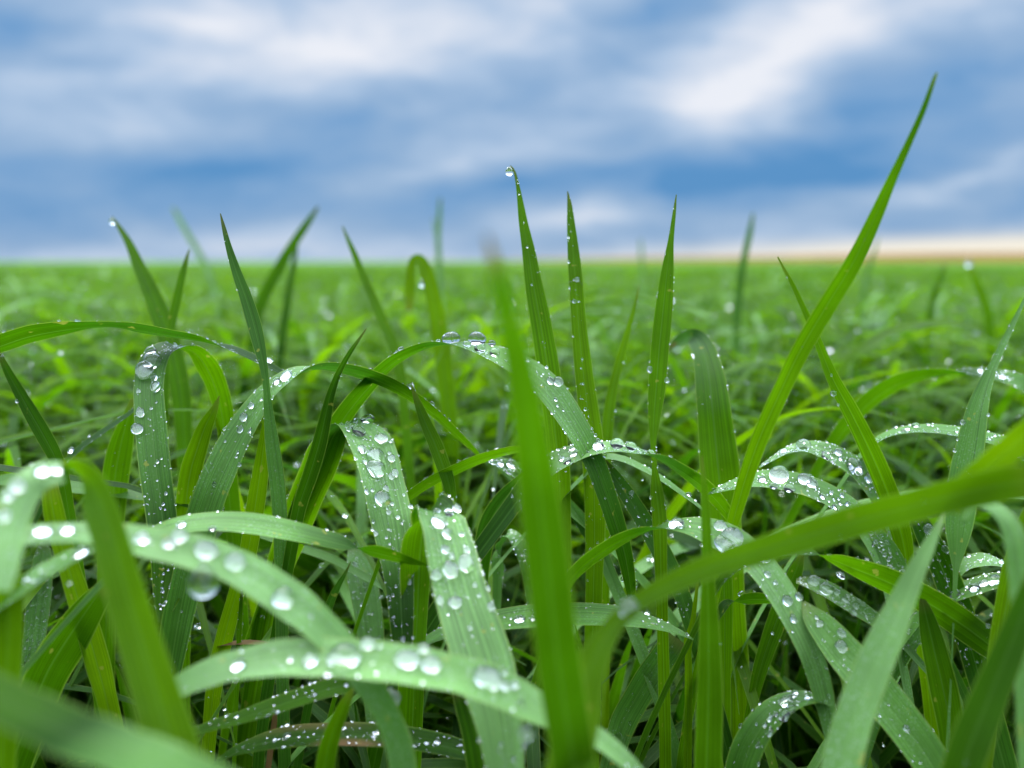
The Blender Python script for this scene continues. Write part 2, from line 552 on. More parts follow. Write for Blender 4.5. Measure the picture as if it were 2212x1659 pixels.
blade('edge_sword', 'greyish sword shaped blade rising past the right border of the picture', (.185, .175),
      '2240 585 3 2212 650 7 2178 720 12 2150 780 16 2128 830 28 2112 880 42 2098 950 54 2085 1020 64 2076 1080 64 2070 1140 52 2066 1200 26 2064 1240 10', tint=.78, rev=True, beads=.8)
blade('drop_tip_back', 'short stout blade with a drop on its tip, left above the horizon', (.28, .27),
      '242 468 3 262 498 11 278 525 17 300 575 26 325 630 36 350 690 42 372 760 44 390 850 42 400 980 36', tint=.25, rev=True, beads=.05)
blade('short_front', 'short slim blade standing just in front of the stout one', (.25, .24),
      '409 538 2 400 570 10 390 610 16 378 665 19 368 715 17 361 760 14 356 830 18 352 920 20', tint=.35, rev=True)
blade('faint_far_one', 'faint blurred blade leaning left against the blue sky', (.75, .75),
      '374 448 6.2 388 475 9.9 408 510 11.8 430 548 12.4 455 600 12.4 470 680 12.4', tint=.95, rev=True)
blade('twisted_tall', 'slim twisted blade whose tip stands above the horizon near the left bend', (.19, .185),
      '476 461 2 483 490 8 493 530 13 510 585 21 530 640 27 547 695 31 557 735 29 568 785 19 575 835 14 580 890 20 588 960 30 597 1030 33 604 1110 32 606 1220 28', tint=.62, rev=True, beads=.2)
blade('yellow_strip', 'light yellow green blade running down beside the slim twisted one', (.19, .19),
      '586 850 3 580 895 17 572 950 26 561 1030 34 549 1110 38 536 1190 38 514 1270 36 486 1370 36 463 1480 34 452 1590 30', tint=.02, rev=True, beads=.2)
blade('blur_lean', 'blurred blade leaning right against the clouds with its tip above the horizon', (.42, .4),
      '687 447 5.4 668 476 12.6 650 502 17.1 625 540 20.7 602 580 24.3 582 615 25.2 560 665 23.4 545 740 21.6', tint=.45, rev=True)
blade('blur_short', 'blurred thin blade tucked beside the one leaning right', (.42, .4),
      '643 518 4 637 555 10 628 610 15 617 680 17 606 760 18 600 850 18', tint=.4, rev=True)
blade('soft_lean', 'slightly blurred slim blade leaning left in the middle distance', (.29, .28),
      '740 489 3 752 518 8 768 555 13 790 610 17 812 660 20 834 710 22 852 755 23 866 820 22 874 900 20', tint=.25, rev=True)
blade('far_needle', 'faint blurred needle like blade standing up against the sky', (.6, .6),
      '951 428 4.5 949 465 9.0 946 510 11.2 948 560 12.0 952 620 13.5 955 700 13.5', tint=.9, rev=True)
blade('far_needle_small', 'tiny faint blade beside the blurred needle', (.8, .8),
      '936 470 3 941 500 4.9 947 540 5.6 950 590 6.3', tint=.9, rev=True)
blade('blur_hairpin', 'blurred blade bent over like a hairpin with drops hanging in its bend', (.31, .31),
      '975 1010 34 972 920 36 964 840 37 955 760 37 945 690 35 932 625 33 918 580 28 906 560 22 895 560 18 888 580 20 886 620 22 884 670 14', tint=.12)
blade('far_pale', 'faint blurred blade with a pale tip against the warm horizon', (.5, .5),
      '1627 460 4.5 1620 500 11.2 1610 545 14.2 1600 600 16.5 1592 680 17.2 1590 780 16.5', tint=.7, rev=True)
blade('far_hair_a', 'barely visible thin blade crossing the ochre strip', (.9, .9), '1384 515 3 1385 545 7 1387 590 8 1390 640 8', tint=.9, rev=True)
blade('far_hair_b', 'hazy thin blade just behind the long slanting one', (.75, .75), '1897 512 3 1886 550 8 1872 600 10 1862 660 11', tint=.8, rev=True)
blade('far_field_a', 'blurred blade poking out of the field on the right, leaning right', (.5, .5), '2042 570 4 2030 605 10 2014 655 13 2004 720 15 1998 800 15', tint=.3, rev=True)
blade('far_field_b', 'blurred blade on the right carrying one round drop at its tip', (.5, .5), '2096 575 6 2104 598 13 2118 630 17 2132 670 18 2140 740 18', tint=.2, rev=True)
blade('blur_right_arch', 'blurred yellow green blade arching in the field on the right', (.36, .34),
      '1790 880 12 1810 820 14 1840 772 16 1880 740 17 1930 716 17 1985 702 13 2040 698 11 2095 704 8 2130 716 4', R=6, tint=.05)
# the blurred blade in front of everything
blade('front_post', 'big blurred blade standing upright in front of everything at the centre', (.112, .106, .098, .086, .074),
      '1250 1740 99 1240 1659 99 1226 1560 99 1212 1470 98 1200 1380 97 1188 1270 96 1174 1150 91 1160 1040 86 1146 940 77 1132 850 67 1114 760 59 1098 690 49 1082 620 35 1066 560 22 1052 510 7', tint=(.34, .34, .36, .42, .6), roll=10, fold=.1, rust=[(1.0, 0, .1, 3, .5)])
# arches, left to right
blade('left_shelf', 'long low arching blade with a pale upper edge reaching in from the left border', (.185, .2),
      '-70 770 -34 -30 756 -36 0 746 -38 60 726 -38 120 714 -34 180 706 -18 240 704 -12 300 712 -20 360 722 -17 430 734 -12 500 754 13 560 780 15 600 800 12 630 815 4', R=7.5, tint=.5, ground=False, beads=1.0)
blade('left_bent', 'broad blade folded over in an arch with large flat drops near its bend', (.215, .207, .2, .194, .186, .179, .173),
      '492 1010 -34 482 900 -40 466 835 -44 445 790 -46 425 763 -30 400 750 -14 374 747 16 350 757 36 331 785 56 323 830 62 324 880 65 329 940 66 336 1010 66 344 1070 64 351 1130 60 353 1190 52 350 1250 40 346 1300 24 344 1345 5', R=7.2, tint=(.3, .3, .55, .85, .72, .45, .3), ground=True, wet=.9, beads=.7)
blade('wedge_left', 'plain upright wedge shaped blade next to the broad folded one', (.2, .2),
      '474 855 2 462 885 16 444 920 30 428 965 40 414 1010 46 404 1070 45 398 1140 42 396 1220 38', tint=.2, rev=True)
blade('behind_bent', 'green blade standing behind the broad folded one, its top hidden', (.215, .215),
      '286 862 8 276 905 28 264 950 44 252 1010 54 244 1080 55 238 1150 50 234 1240 42', tint=.3, rev=True, wet=.1)
blade('beaded_edge_left', 'narrow blade seen edge on with a row of beads, left of the folded blade', (.205, .21),
      '95 1090 10 138 1006 11 175 968 12 210 942 12 250 915 10 285 890 7 310 868 3', R=5, tint=.5, beads=2)
blade('left_slant', 'slim blade slanting down from the left border', (.175, .185),
      '-12 745 3 0 768 9 18 805 18 40 845 24 68 895 30 95 942 31 118 985 29 135 1030 26 146 1090 24', tint=.4, rev=True, beads=.3)
blade('long_arch', 'long grey green arching blade with droplets rising from the lower left', (.2, .19, .19, .2),
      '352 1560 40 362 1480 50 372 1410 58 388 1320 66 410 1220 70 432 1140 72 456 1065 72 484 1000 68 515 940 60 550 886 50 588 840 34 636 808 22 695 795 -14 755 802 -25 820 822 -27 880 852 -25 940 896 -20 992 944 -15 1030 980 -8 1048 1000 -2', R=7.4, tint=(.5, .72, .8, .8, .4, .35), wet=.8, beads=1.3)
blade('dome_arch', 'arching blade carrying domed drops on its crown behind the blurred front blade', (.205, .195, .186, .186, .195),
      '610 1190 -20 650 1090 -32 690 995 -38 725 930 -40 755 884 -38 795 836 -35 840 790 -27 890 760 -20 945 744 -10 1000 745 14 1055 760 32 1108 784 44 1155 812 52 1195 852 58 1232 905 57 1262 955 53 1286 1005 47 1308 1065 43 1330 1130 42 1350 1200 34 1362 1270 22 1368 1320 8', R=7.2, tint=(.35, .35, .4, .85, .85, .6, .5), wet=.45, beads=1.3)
blade('thin_dark', 'very slim dark blade leaning right among the arches', (.185, .185),
      '791 710 2 776 732 6 760 755 9 742 785 11 726 818 14 712 860 20 702 905 27 688 965 33 668 1030 34 648 1090 30 634 1160 26', tint=.5, rev=True, beads=.3)
blade('centre_bent', 'blade folded over at the centre, its hanging part covered with clear drops', (.212, .205, .197, .19, .181, .173, .166),
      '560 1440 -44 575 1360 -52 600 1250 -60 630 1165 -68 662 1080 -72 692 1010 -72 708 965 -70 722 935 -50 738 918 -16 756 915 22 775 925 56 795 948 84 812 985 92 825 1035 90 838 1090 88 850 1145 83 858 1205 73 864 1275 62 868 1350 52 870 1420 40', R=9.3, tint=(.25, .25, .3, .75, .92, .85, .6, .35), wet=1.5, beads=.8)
blade('drop_tip_mid', 'short pointed blade with a clear drop balanced on its tip, at the centre', (.19, .19),
      '889 834 3 897 856 11 906 880 19 920 915 26 938 955 31 955 1000 32 967 1035 29 976 1080 20 982 1130 12', tint=.18, rev=True, beads=.3)
blade('mid_thin_arch', 'thin arching blade with beads on its upper rim, ending behind the front blade', (.192, .19),
      '845 1150 -10 868 1092 -16 895 1066 -20 935 1040 -23 980 1018 -23 1030 996 -22 1080 980 -18 1125 972 -14 1170 976 8 1200 990 4', R=5, tint=.3, beads=1.6)
blade('mid_drop_shelf', 'short pale blade end loaded with bright drops behind the thin arch', (.205, .2),
      '1180 1060 20 1150 1035 34 1110 1015 34 1075 1002 22 1055 998 4', R=6, tint=.7, wet=2.4, beads=1.5)
blade('shelf_arch', 'pale arching blade with large drops on its flat crown, crossing the centre right', (.19, .186, .186, .19),
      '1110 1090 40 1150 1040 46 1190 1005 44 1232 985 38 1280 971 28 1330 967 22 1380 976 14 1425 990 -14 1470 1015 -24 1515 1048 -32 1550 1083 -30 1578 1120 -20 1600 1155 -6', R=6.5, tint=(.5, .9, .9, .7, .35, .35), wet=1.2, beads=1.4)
blade('thread_branch', 'thread thin pale blade curving down from under the pale arch', (.2, .19),
      '1270 1020 8 1305 988 12 1345 992 14 1385 1010 13 1425 1032 12 1470 1064 10 1505 1090 7 1530 1112 3', R=3, tint=.8, beads=1)
blade('cross_down', 'dark green strip running down and right from the crossing of the arches', (.2, .195),
      '1298 985 3 1318 1015 22 1345 1055 33 1375 1100 38 1405 1150 40 1435 1205 40 1465 1265 38 1490 1340 34', tint=.55, rev=True, wet=.35, beads=.5)
blade('front_bent', 'wide out of focus blade folded over toward the viewer with round white drops', (.174, .169, .163, .157, .15, .144, .139),
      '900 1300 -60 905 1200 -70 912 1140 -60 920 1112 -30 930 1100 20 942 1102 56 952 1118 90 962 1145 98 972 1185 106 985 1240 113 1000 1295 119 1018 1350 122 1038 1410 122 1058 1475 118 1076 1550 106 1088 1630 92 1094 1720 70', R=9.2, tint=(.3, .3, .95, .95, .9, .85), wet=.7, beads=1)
blade('front_shelf', 'broad blurred horizontal blade in the foreground with bright oval drops', (.13, .127, .125, .127, .131),
      '340 1530 26 365 1502 36 400 1478 48 450 1456 58 520 1436 66 600 1422 74 680 1420 82 760 1424 84 840 1432 82 910 1442 80 980 1456 80 1050 1476 82 1110 1503 74 1160 1530 64 1220 1560 54 1280 1588 44 1335 1628 36 1390 1680 24 1420 1720 6', R=6.6, tint=.92, wet=.15, ground=False)
blade('front_arch', 'blurred blade arching down from the left border with large round white drops', (.12, .124, .127, .13, .135),
      '-60 1178 40 -10 1168 44 50 1160 42 110 1155 40 180 1153 44 250 1158 56 320 1172 66 390 1186 72 460 1206 75 530 1236 78 600 1280 80 660 1324 78 710 1372 72 760 1426 66 800 1484 60 836 1545 56 860 1610 54 872 1690 50', R=6, tint=.92, wet=.15, ground=False)
blade('front_hook', 'blurred blade hooked over at the lower left, wide and yellow green in front', (.104, .107, .11, .114, .118, .121, .122, .121, .118, .113, .107),
      '392 1720 -112 380 1650 -110 352 1550 -102 322 1450 -96 298 1370 -90 272 1280 -82 250 1200 -76 234 1145 -72 219 1102 -70 205 1068 -66 192 1047 -60 180 1034 -52 169 1026 -38 160 1021 -16 152 1018 22 142 1016 38 126 1016 48 104 1020 56 82 1030 62 58 1052 71 34 1090 80 14 1140 85 0 1200 84 -15 1275 70', R=5.6, tint=(.12, .12, .12, .12, .12, .12, .14, .9, .92, .92, .92, .92), wet=0)
blade('front_low_arch', 'small blurred blade curving up from the left border below the big drops', (.128, .132),
      '-60 1345 30 -10 1308 34 40 1274 34 90 1240 33 145 1210 30 185 1192 22 205 1184 6', R=5, tint=.75, wet=.5, ground=False)
blade('second_arch', 'smooth pale blade arching over dark stems above the big blurred drops', (.158, .162, .17),
      '250 1230 14 300 1178 24 345 1150 30 400 1134 36 470 1128 42 540 1132 46 610 1144 44 680 1160 38 745 1176 28 800 1190 -22 850 1203 -22 890 1214 -14 925 1222 -3', R=6, tint=(.6, .85, .85, .5, .3), beads=.5)
blade('dew_sheet', 'grey translucent blade sprinkled with fine beads behind the second folded blade', (.22, .215),
      '755 1172 6 764 1195 30 774 1225 52 784 1262 60 792 1305 62 798 1350 60 804 1410 54 808 1490 44', tint=.92, rev=True, wet=1.0, beads=.5, fold=.1)
blade('curl_beads', 'small grey blade curling over, dotted with beads, just behind the front blade', (.215, .21, .205),
      '1076 1260 20 1078 1210 26 1084 1172 -20 1094 1155 10 1108 1158 24 1122 1176 34 1136 1206 38 1147 1245 38 1154 1295 32 1158 1350 24', R=5.5, tint=.8, wet=1.6, beads=1)
blade('curve_green', 'smooth curved green blade leaning into the blurred front blade', (.2, .196),
      '1038 1290 30 1040 1220 36 1048 1165 42 1064 1118 44 1090 1078 42 1120 1048 36 1150 1022 26 1175 1004 8', tint=.5)
blade('navy_strip', 'dark bluish blade slanting down just behind the blurred front blade', (.21, .205),
      '1205 1060 4 1225 1085 20 1248 1115 30 1270 1145 34 1292 1180 32 1312 1225 28', tint=.75, rev=True, beads=.6)
blade('low_shelf', 'flat striped blade lying across the dark gap with two clear drops', (.182, .178, .178),
      '880 1420 12 930 1382 20 985 1360 30 1045 1346 40 1110 1336 48 1180 1330 50 1260 1328 48 1330 1332 42 1390 1342 30 1440 1356 19 1480 1372 9 1498 1382 2', R=6.5, tint=.78, wet=.3, beads=.6)
blade('front_bridge', 'big blurred blade sweeping diagonally across the lower right', (.112, .116, .12, .124, .124, .12, .114),
      '1246 1560 92 1262 1480 78 1288 1412 60 1320 1360 46 1356 1318 40 1410 1282 44 1480 1246 50 1560 1215 54 1640 1190 58 1720 1164 62 1800 1140 64 1880 1117 68 1960 1096 70 2050 1072 72 2140 1052 74 2230 1038 76 2300 1030 74', tint=.1, roll=14, fold=.1)
blade('front_fork', 'blurred yellow green blade joining the sweeping one from the right border', (.118, .122),
      '2290 872 40 2250 906 52 2210 946 58 2165 984 60 2125 1018 58 2085 1052 52 2050 1100 44', tint=.05, rev=True, ground=False)
blade('big_drop_leaf', 'arching blade with one very large clear drop on its crown, right half', (.186, .182, .185),
      '1920 1290 20 1905 1220 30 1880 1160 38 1848 1112 42 1806 1080 44 1758 1056 46 1708 1042 44 1660 1036 40 1618 1040 30 1580 1050 20 1548 1060 10 1528 1068 2', R=6, tint=.82, wet=1.0, beads=.9)
blade('crown_beads', 'arching blade crowded with glistening drops behind the very large drop', (.205, .2, .2),
      '1945 1180 30 1915 1110 36 1888 1058 40 1856 1018 42 1815 990 40 1772 973 33 1735 968 22 1700 976 14 1665 995 8 1640 1010 3', R=6.2, tint=.85, wet=2.2, beads=1.5)
blade('right_arch_back', 'slightly blurred arching blade with beads along its upper rim near the right border', (.25, .245, .24),
      '1770 1010 -20 1800 960 -28 1836 912 -34 1878 868 -36 1925 836 -34 1975 817 -28 2030 808 -16 2090 806 13 2150 812 25 2205 826 34 2260 850 40 2310 885 36', R=8, tint=(.3, .3, .35, .5, .8, .8), wet=.7, beads=1.8)
blade('right_arch_low', 'narrow arching blade with pale beaded top under the right border arch', (.205, .2),
      '1830 1030 8 1870 975 10 1910 944 13 1960 930 17 2015 928 20 2070 934 22 2120 944 23 2170 958 28 2220 980 32 2280 1015 24', R=6, tint=.8, wet=.9, beads=1.8)
blade('folded_back', 'vivid striped upright blade whose blurred tip bends back behind it', (.21, .21, .212, .225, .25, .27),
      '1562 1120 72 1558 1060 80 1552 1000 82 1546 940 80 1540 880 74 1534 825 66 1526 780 56 1514 745 46 1498 728 36 1478 730 30 1458 742 20 1442 758 6', tint=(.2, .2, .2, .2, .25, .8, .9), beads=.9, fold=.3,
      rust=[(.93, .0, .03, .5, .8)])
blade('front_spike', 'pale smooth blurred blade tapering to a point in the lower right foreground', (.14, .133, .128),
      '2044 1100 3 2030 1130 12 2008 1175 26 1984 1222 37 1955 1285 51 1924 1355 63 1893 1425 70 1862 1500 76 1836 1580 79 1816 1659 81 1800 1740 81', tint=.85, rev=True, fold=.1, roll=8)
blade('front_corner', 'wide blurred green blade filling the lower right corner', (.12, .118),
      '2250 1210 33 2222 1290 46 2192 1370 57 2160 1450 67 2125 1535 75 2095 1610 80 2070 1690 80', tint=.45, rev=True, roll=10)
blade('drop_bow', 'wide blue green blade bowed over with large bright drops on its bend', (.18, .176, .172, .168, .165, .165),
      '1205 1330 -22 1228 1262 -26 1262 1222 -28 1305 1190 -28 1352 1162 -24 1398 1145 -12 1442 1137 16 1488 1138 38 1535 1150 58 1580 1170 66 1620 1200 64 1655 1238 60 1688 1285 58 1716 1335 56 1740 1385 54 1760 1435 51 1776 1490 46 1787 1545 36 1792 1600 18', R=6.8, tint=(.4, .4, .75, .9, .85, .8), wet=.5, beads=.8)
blade('dark_sweep', 'dark green blade seen from below, sweeping down to the right with a pale beaded rim', (.178, .174, .172, .174),
      '1535 1300 14 1560 1255 18 1600 1218 26 1650 1198 30 1705 1190 26 1755 1194 14 1800 1208 -22 1850 1228 -40 1905 1250 -52 1960 1276 -56 2020 1310 -60 2080 1350 -60 2140 1395 -56 2195 1440 -46 2240 1485 -30', R=7, tint=.35, wet=.5, beads=1.6)
blade('speckled_low', 'grey speckled blade with two round drops at its upper end, right half', (.192, .188),
      '1720 1255 10 1745 1258 24 1780 1270 34 1815 1290 37 1850 1312 36 1890 1338 32 1930 1368 26 1960 1400 16', tint=.9, rev=True, wet=2.0, beads=1.2)
blade('wide_low', 'wide grey green blade running down to the bottom right with a yellowish drop', (.168, .162, .158),
      '1735 1300 8 1755 1330 44 1785 1365 66 1820 1408 78 1858 1450 82 1900 1500 84 1945 1555 84 1990 1615 82 2030 1680 78', tint=.72, rev=True, wet=.25, beads=.4)
blade('right_low_arch', 'short blade reaching up to the right with a row of bright drops', (.18, .172),
      '1960 1370 20 2000 1322 24 2045 1292 32 2095 1272 36 2140 1258 35 2180 1252 26 2210 1252 6', R=5.5, tint=.75, wet=.7, beads=.8)
blade('dew_patch', 'bluish blade covered with fine dew beside the dark sweeping one', (.19, .186),
      '1915 1480 28 1935 1425 44 1960 1380 50 1990 1342 46 2020 1312 32 2040 1294 8', tint=.88, wet=1.8, beads=1)
blade('dark_upright', 'deep green pointed blade hanging below the dark sweeping one', (.172, .17),
      '1990 1285 3 1996 1310 22 2008 1360 40 2022 1420 52 2036 1480 58 2048 1540 56 2056 1610 48', tint=.3, rev=True)
blade('front_thin_post', 'slender upright green blade passing in front of the bowed blade', (.152, .152),
      '1516 985 3 1520 1040 12 1524 1110 20 1527 1190 24 1529 1270 30 1531 1360 42 1532 1450 52 1531 1540 58 1529 1620 60 1527 1700 58', tint=.22, rev=True, roll=25)
blade('cut_blade', 'short dark blade with a blunt bent end and a pale midrib in the dark gap', (.2, .2),
      '1462 1378 46 1450 1395 54 1428 1425 57 1400 1465 58 1372 1512 58 1346 1560 54 1328 1620 48', tint=.75, rev=True, wet=.3)
blade('drop_hook', 'pale blade curving over at the bottom, spotted with oval drops', (.168, .165, .165, .168),
      '1592 1720 60 1602 1660 66 1622 1606 66 1650 1562 60 1682 1532 50 1716 1514 38 1748 1508 26 1775 1514 12 1792 1528 3', R=7, tint=.66, wet=1.2, beads=1)
blade('leaning_dark', 'dark green blade leaning right behind the bowed blade', (.2, .2),
      '1735 1190 3 1722 1225 26 1700 1280 36 1676 1345 38 1655 1405 36 1638 1460 30 1625 1520 24', tint=.3, rev=True, beads=.5)
blade('small_tent', 'small dark tent shaped blade under the bowed blade', (.192, .19),
      '1545 1345 10 1570 1305 18 1605 1296 -20 1640 1294 -24 1672 1298 -16 1690 1308 -3', R=4, tint=.4, beads=.5)
blade('stand_behind', 'green upright strip directly behind the slender front blade', (.195, .195),
      '1558 1150 26 1562 1210 32 1565 1290 34 1566 1370 32 1565 1460 28', tint=.25, rev=True)
blade('dark_hand', 'short dark blade slanting up at the lower left behind the hooked blade', (.168, .168),
      '236 1258 8 218 1278 40 190 1316 66 162 1358 80 132 1404 88 104 1452 88 80 1510 80', tint=.4, rev=True)
blade('lime_kink', 'lime green blade running down behind the hooked blade', (.168, .172),
      '106 1040 30 112 1085 38 122 1135 40 138 1190 40 156 1250 44 175 1310 48 194 1375 50 212 1440 48 228 1500 40', tint=.05, rev=True)
blade('left_column', 'blurred bright green blade standing at the left border', (.13, .128),
      '8 1150 40 14 1210 52 18 1290 57 18 1370 57 14 1460 55 8 1560 54', tint=.12, rev=True, roll=8)
blade('front_slab', 'large blurred blade lying across the lower left corner', (.089, .086, .084),
      '-90 1450 60 -20 1495 84 60 1540 96 150 1582 100 250 1618 98 350 1652 92 460 1692 76 560 1740 50', tint=(.75, .68, .4, .3), rev=True, ground=False, roll=52, fold=.1)
blade('dew_left', 'dull grey blade with fine beads in the dark gap at the left border', (.2, .2),
      '94 1160 4 92 1190 30 88 1240 42 82 1300 46 74 1370 46 66 1440 42', tint=.9, rev=True, wet=1.4, beads=.8)
blade('low_slant', 'green blade slanting under the foreground blade, with beads along its rim', (.158, .155),
      '360 1640 8 400 1592 14 450 1572 21 510 1554 26 575 1532 32 640 1510 36 700 1490 38 760 1476 36 810 1470 26', R=5, tint=.25, beads=1, wet=.2)
blade('rust_leaf', 'low olive blade with a rusty brown patch on its edge', (.165, .163, .165),
      '450 1665 6 500 1628 16 560 1606 32 620 1594 42 690 1589 47 760 1588 49 840 1592 48 910 1601 46 980 1616 40 1040 1636 28 1080 1660 10', R=7, tint=.45, wet=.4, beads=.4,
      rust=[(.49, -.75, .09, .5, 1.0), (.36, .9, .2, .25, .5)])
blade('low_upright', 'short blurred blade standing near the bottom in front of the olive one', (.15, .15),
      '764 1485 4 750 1510 20 734 1545 30 718 1585 37 706 1630 41 698 1690 42', tint=.25, rev=True)
blade('beaded_stem', 'hair thin stem strung with beads under the big blurred drops', (.19, .19),
      '523 1265 3 521 1300 8 518 1350 10 515 1410 10 512 1480 9', tint=.3, rev=True, beads=4)
blade('dark_dart', 'small dark dart shaped blade in the gap beside the centre fold', (.2, .2),
      '758 1212 1 746 1238 7 732 1262 12 718 1290 16 706 1325 18 696 1370 18', tint=.6, rev=True)
blade('pale_blur_right', 'pale blurred blade bending over at the right border', (.135, .13, .126),
      '2080 1130 10 2110 1090 16 2145 1098 24 2172 1122 34 2190 1165 44 2200 1225 48 2206 1300 48 2210 1380 46', R=5.5, tint=.85, rev=True)
blade('right_rim', 'bright green blade leaning in from the right border', (.165, .165),
      '2230 1075 6 2216 1120 26 2200 1180 38 2186 1245 44 2172 1320 46 2158 1400 42', tint=.12, rev=True)
blade('pale_back_low', 'pale dewy scrap of blade pointing right beside the sword shaped blade', (.195, .19),
      '2060 1260 10 2085 1222 24 2120 1210 28 2155 1216 16 2190 1228 4', R=5, tint=.9, wet=1.5, beads=1)
blade('under_bridge', 'blade seen edge on, dripping with beads below the sweeping blurred one', (.185, .185),
      '1870 1120 8 1890 1150 30 1915 1180 36 1938 1215 34 1958 1250 22', tint=.7, rev=True, wet=1.8, beads=1)
blade('right_wide_back', 'wide green blade with a large drop running down behind the pale pointed one', (.18, .176),
      '1965 1090 10 1985 1125 34 2008 1170 46 2035 1225 54 2060 1290 58 2085 1360 58 2110 1440 52', tint=.55, rev=True, wet=.6, beads=.8)
blade('sheath_low', 'wide dark green blade standing below the foreground blade near the centre', (.16, .158),
      '1000 1470 60 1020 1530 74 1038 1590 80 1050 1650 82 1058 1720 80', tint=.35, rev=True)
blade('blue_low', 'blurred blue green blade coming down from the foreground arch to the bottom', (.14, .138),
      '775 1440 30 800 1485 46 830 1535 52 856 1590 56 868 1650 58 874 1720 56', tint=.75, rev=True)
# dead straw in the gaps
blade('straw_a', 'dead brown straw leaning in the dark gap above the olive blade', (.185, .185), '618 1470 3 606 1500 9 597 1535 12 590 1575 12 584 1620 12', tint=.5, rev=True, rust=[(.5, 0, 3, 4, 1.0)])
blade('straw_b', 'short brown straw lying below the foreground drops', (.19, .19), '470 1395 3 500 1390 8 540 1388 10 580 1392 8 610 1400 3', R=2, tint=.5, ground=False, rust=[(.5, 0, 3, 4, .9)])
# a stem with its joint
blade('stem', 'thin yellowish stalk with a swollen joint in the dark gap', (.19, .19),
      '1508 1250 5 1502 1300 9 1496 1345 12 1491 1368 17 1487 1384 20 1486 1400 16 1487 1440 15 1487 1520 16 1486 1600 17', tint=.02, rev=True, fold=.5, roll=5)



# ------------------------------------------------------------------ water
def drop_mesh(name, seed, subdiv, wobble=.04, floor=-.42, hang=False):
    import bmesh
    bm = bmesh.new()
    bmesh.ops.create_icosphere(bm, subdivisions=subdiv, radius=1)
    r = np.random.default_rng(seed)
    a = r.uniform(0, 6.28, 4)
    for v in bm.verts:
        c = v.co
        th = math.atan2(c.y, c.x)
        k = 1 + wobble * (math.sin(2 * th + a[0]) + .6 * math.sin(3 * th + a[1]) + .3 * math.sin(5 * th + a[2]))
        c.x *= k; c.y *= k
        if hang:
            if c.z > 0:
                s = 1 - .45 * c.z ** 1.5
                c.x *= s; c.y *= s; c.z *= 1.25
        else:
            if c.z < floor:
                c.z = floor + (c.z - floor) * .06
            c.z -= floor + (-1 - floor) * .06
    me = bpy.data.meshes.new(name)
    bm.to_mesh(me); bm.free()
    me.materials.append(WATER)
    me.materials.append(FILM)
    for p in me.polygons:
        p.use_smooth = True
        if not hang and p.normal.z < -.9:
            p.material_index = 1
    return me


BIG = [drop_mesh('water_droplet', 10 + i, 4, [.03, .05, .08, .02, .1][i], [-.6, -.55, -.5, -.65, -.45][i]) for i in range(5)]
HANG = [drop_mesh('water_droplet', 30, 4, .0, hang=True)]


def mat_of(p, n, t, rx, ry, rz, lift=.00003):
    n = n / np.linalg.norm(n)
    t = t - n * (t @ n); t = t / np.linalg.norm(t)
    s = np.cross(n, t)
    q = p + n * lift
    return Matrix(((t[0] * rx, s[0] * ry, n[0] * rz, q[0]), (t[1] * rx, s[1] * ry, n[1] * rz, q[1]),
                   (t[2] * rx, s[2] * ry, n[2] * rz, q[2]), (0, 0, 0, 1)))


N_DROPS = 0


def add_drop(M, label, group, mesh=None):
    global N_DROPS
    o = bpy.data.objects.new('water_droplet', mesh or BIG[N_DROPS % 5])
    C.objects.link(o)
    o.matrix_world = M
    o['label'], o['category'], o['group'] = label, 'water drop', group
    N_DROPS += 1
    return o


TAKEN = {}


def drop(key, x, y, size, label, ang=None, h=None, hang=False, elong=None):
    """A drop of that width in photo pixels on the blade surface nearest to that pixel."""
    b = BLADES[key]
    if not hasattr(b, 'fine'):
        g = b.G
        q = np.linspace(0, g.shape[0] - 1, g.shape[0] * 4)
        a0 = np.minimum(q.astype(int), g.shape[0] - 2); fr = (q - a0)[:, None, None]
        g = g[a0] * (1 - fr) + g[a0 + 1] * fr
        q2 = np.linspace(.25, g.shape[1] - 1.25, 41)
        a1 = np.minimum(q2.astype(int), g.shape[1] - 2); fr = (q2 - a1)[None, :, None]
        b.fine, b.ki, b.kj = g[:, a1] * (1 - fr) + g[:, a1 + 1] * fr, np.rint(q).astype(int), np.rint(q2).astype(int)
    X, Y, D = project(b.fine.reshape(-1, 3))
    i = int(np.argmin((X - x) ** 2 + (Y - y) ** 2))
    k, kj = int(b.ki[i // 41]), int(b.kj[i % 41])
    p = b.fine.reshape(-1, 3)[i]
    r = size * D[i] / FPX / 2
    if hang:
        q = at(x, y, D[i] - .0002)
        M = Matrix.Translation(Vector(q)) @ Matrix.Diagonal((r, r, r, 1))
        return add_drop(M, label, 'drops hanging from blades', HANG[0])
    gu, gv = np.gradient(b.G, axis=0)[k, kj], np.gradient(b.G, axis=1)[k, kj]
    n = np.cross(gu, gv); n /= np.linalg.norm(n)
    if b.R is not None:
        if n[2] < 0:
            n = -n
    elif n @ (CAM - p) < 0:
        n = -n
    # small traced offset inside the blade plane
    e = elong or random.uniform(1.0, 1.25)
    TAKEN.setdefault(key, []).append((p, r))
    return add_drop(mat_of(p, n, b.T[k], r * e, r, r * (h or random.uniform(.7, .88))), label, 'rain drops on the blades')


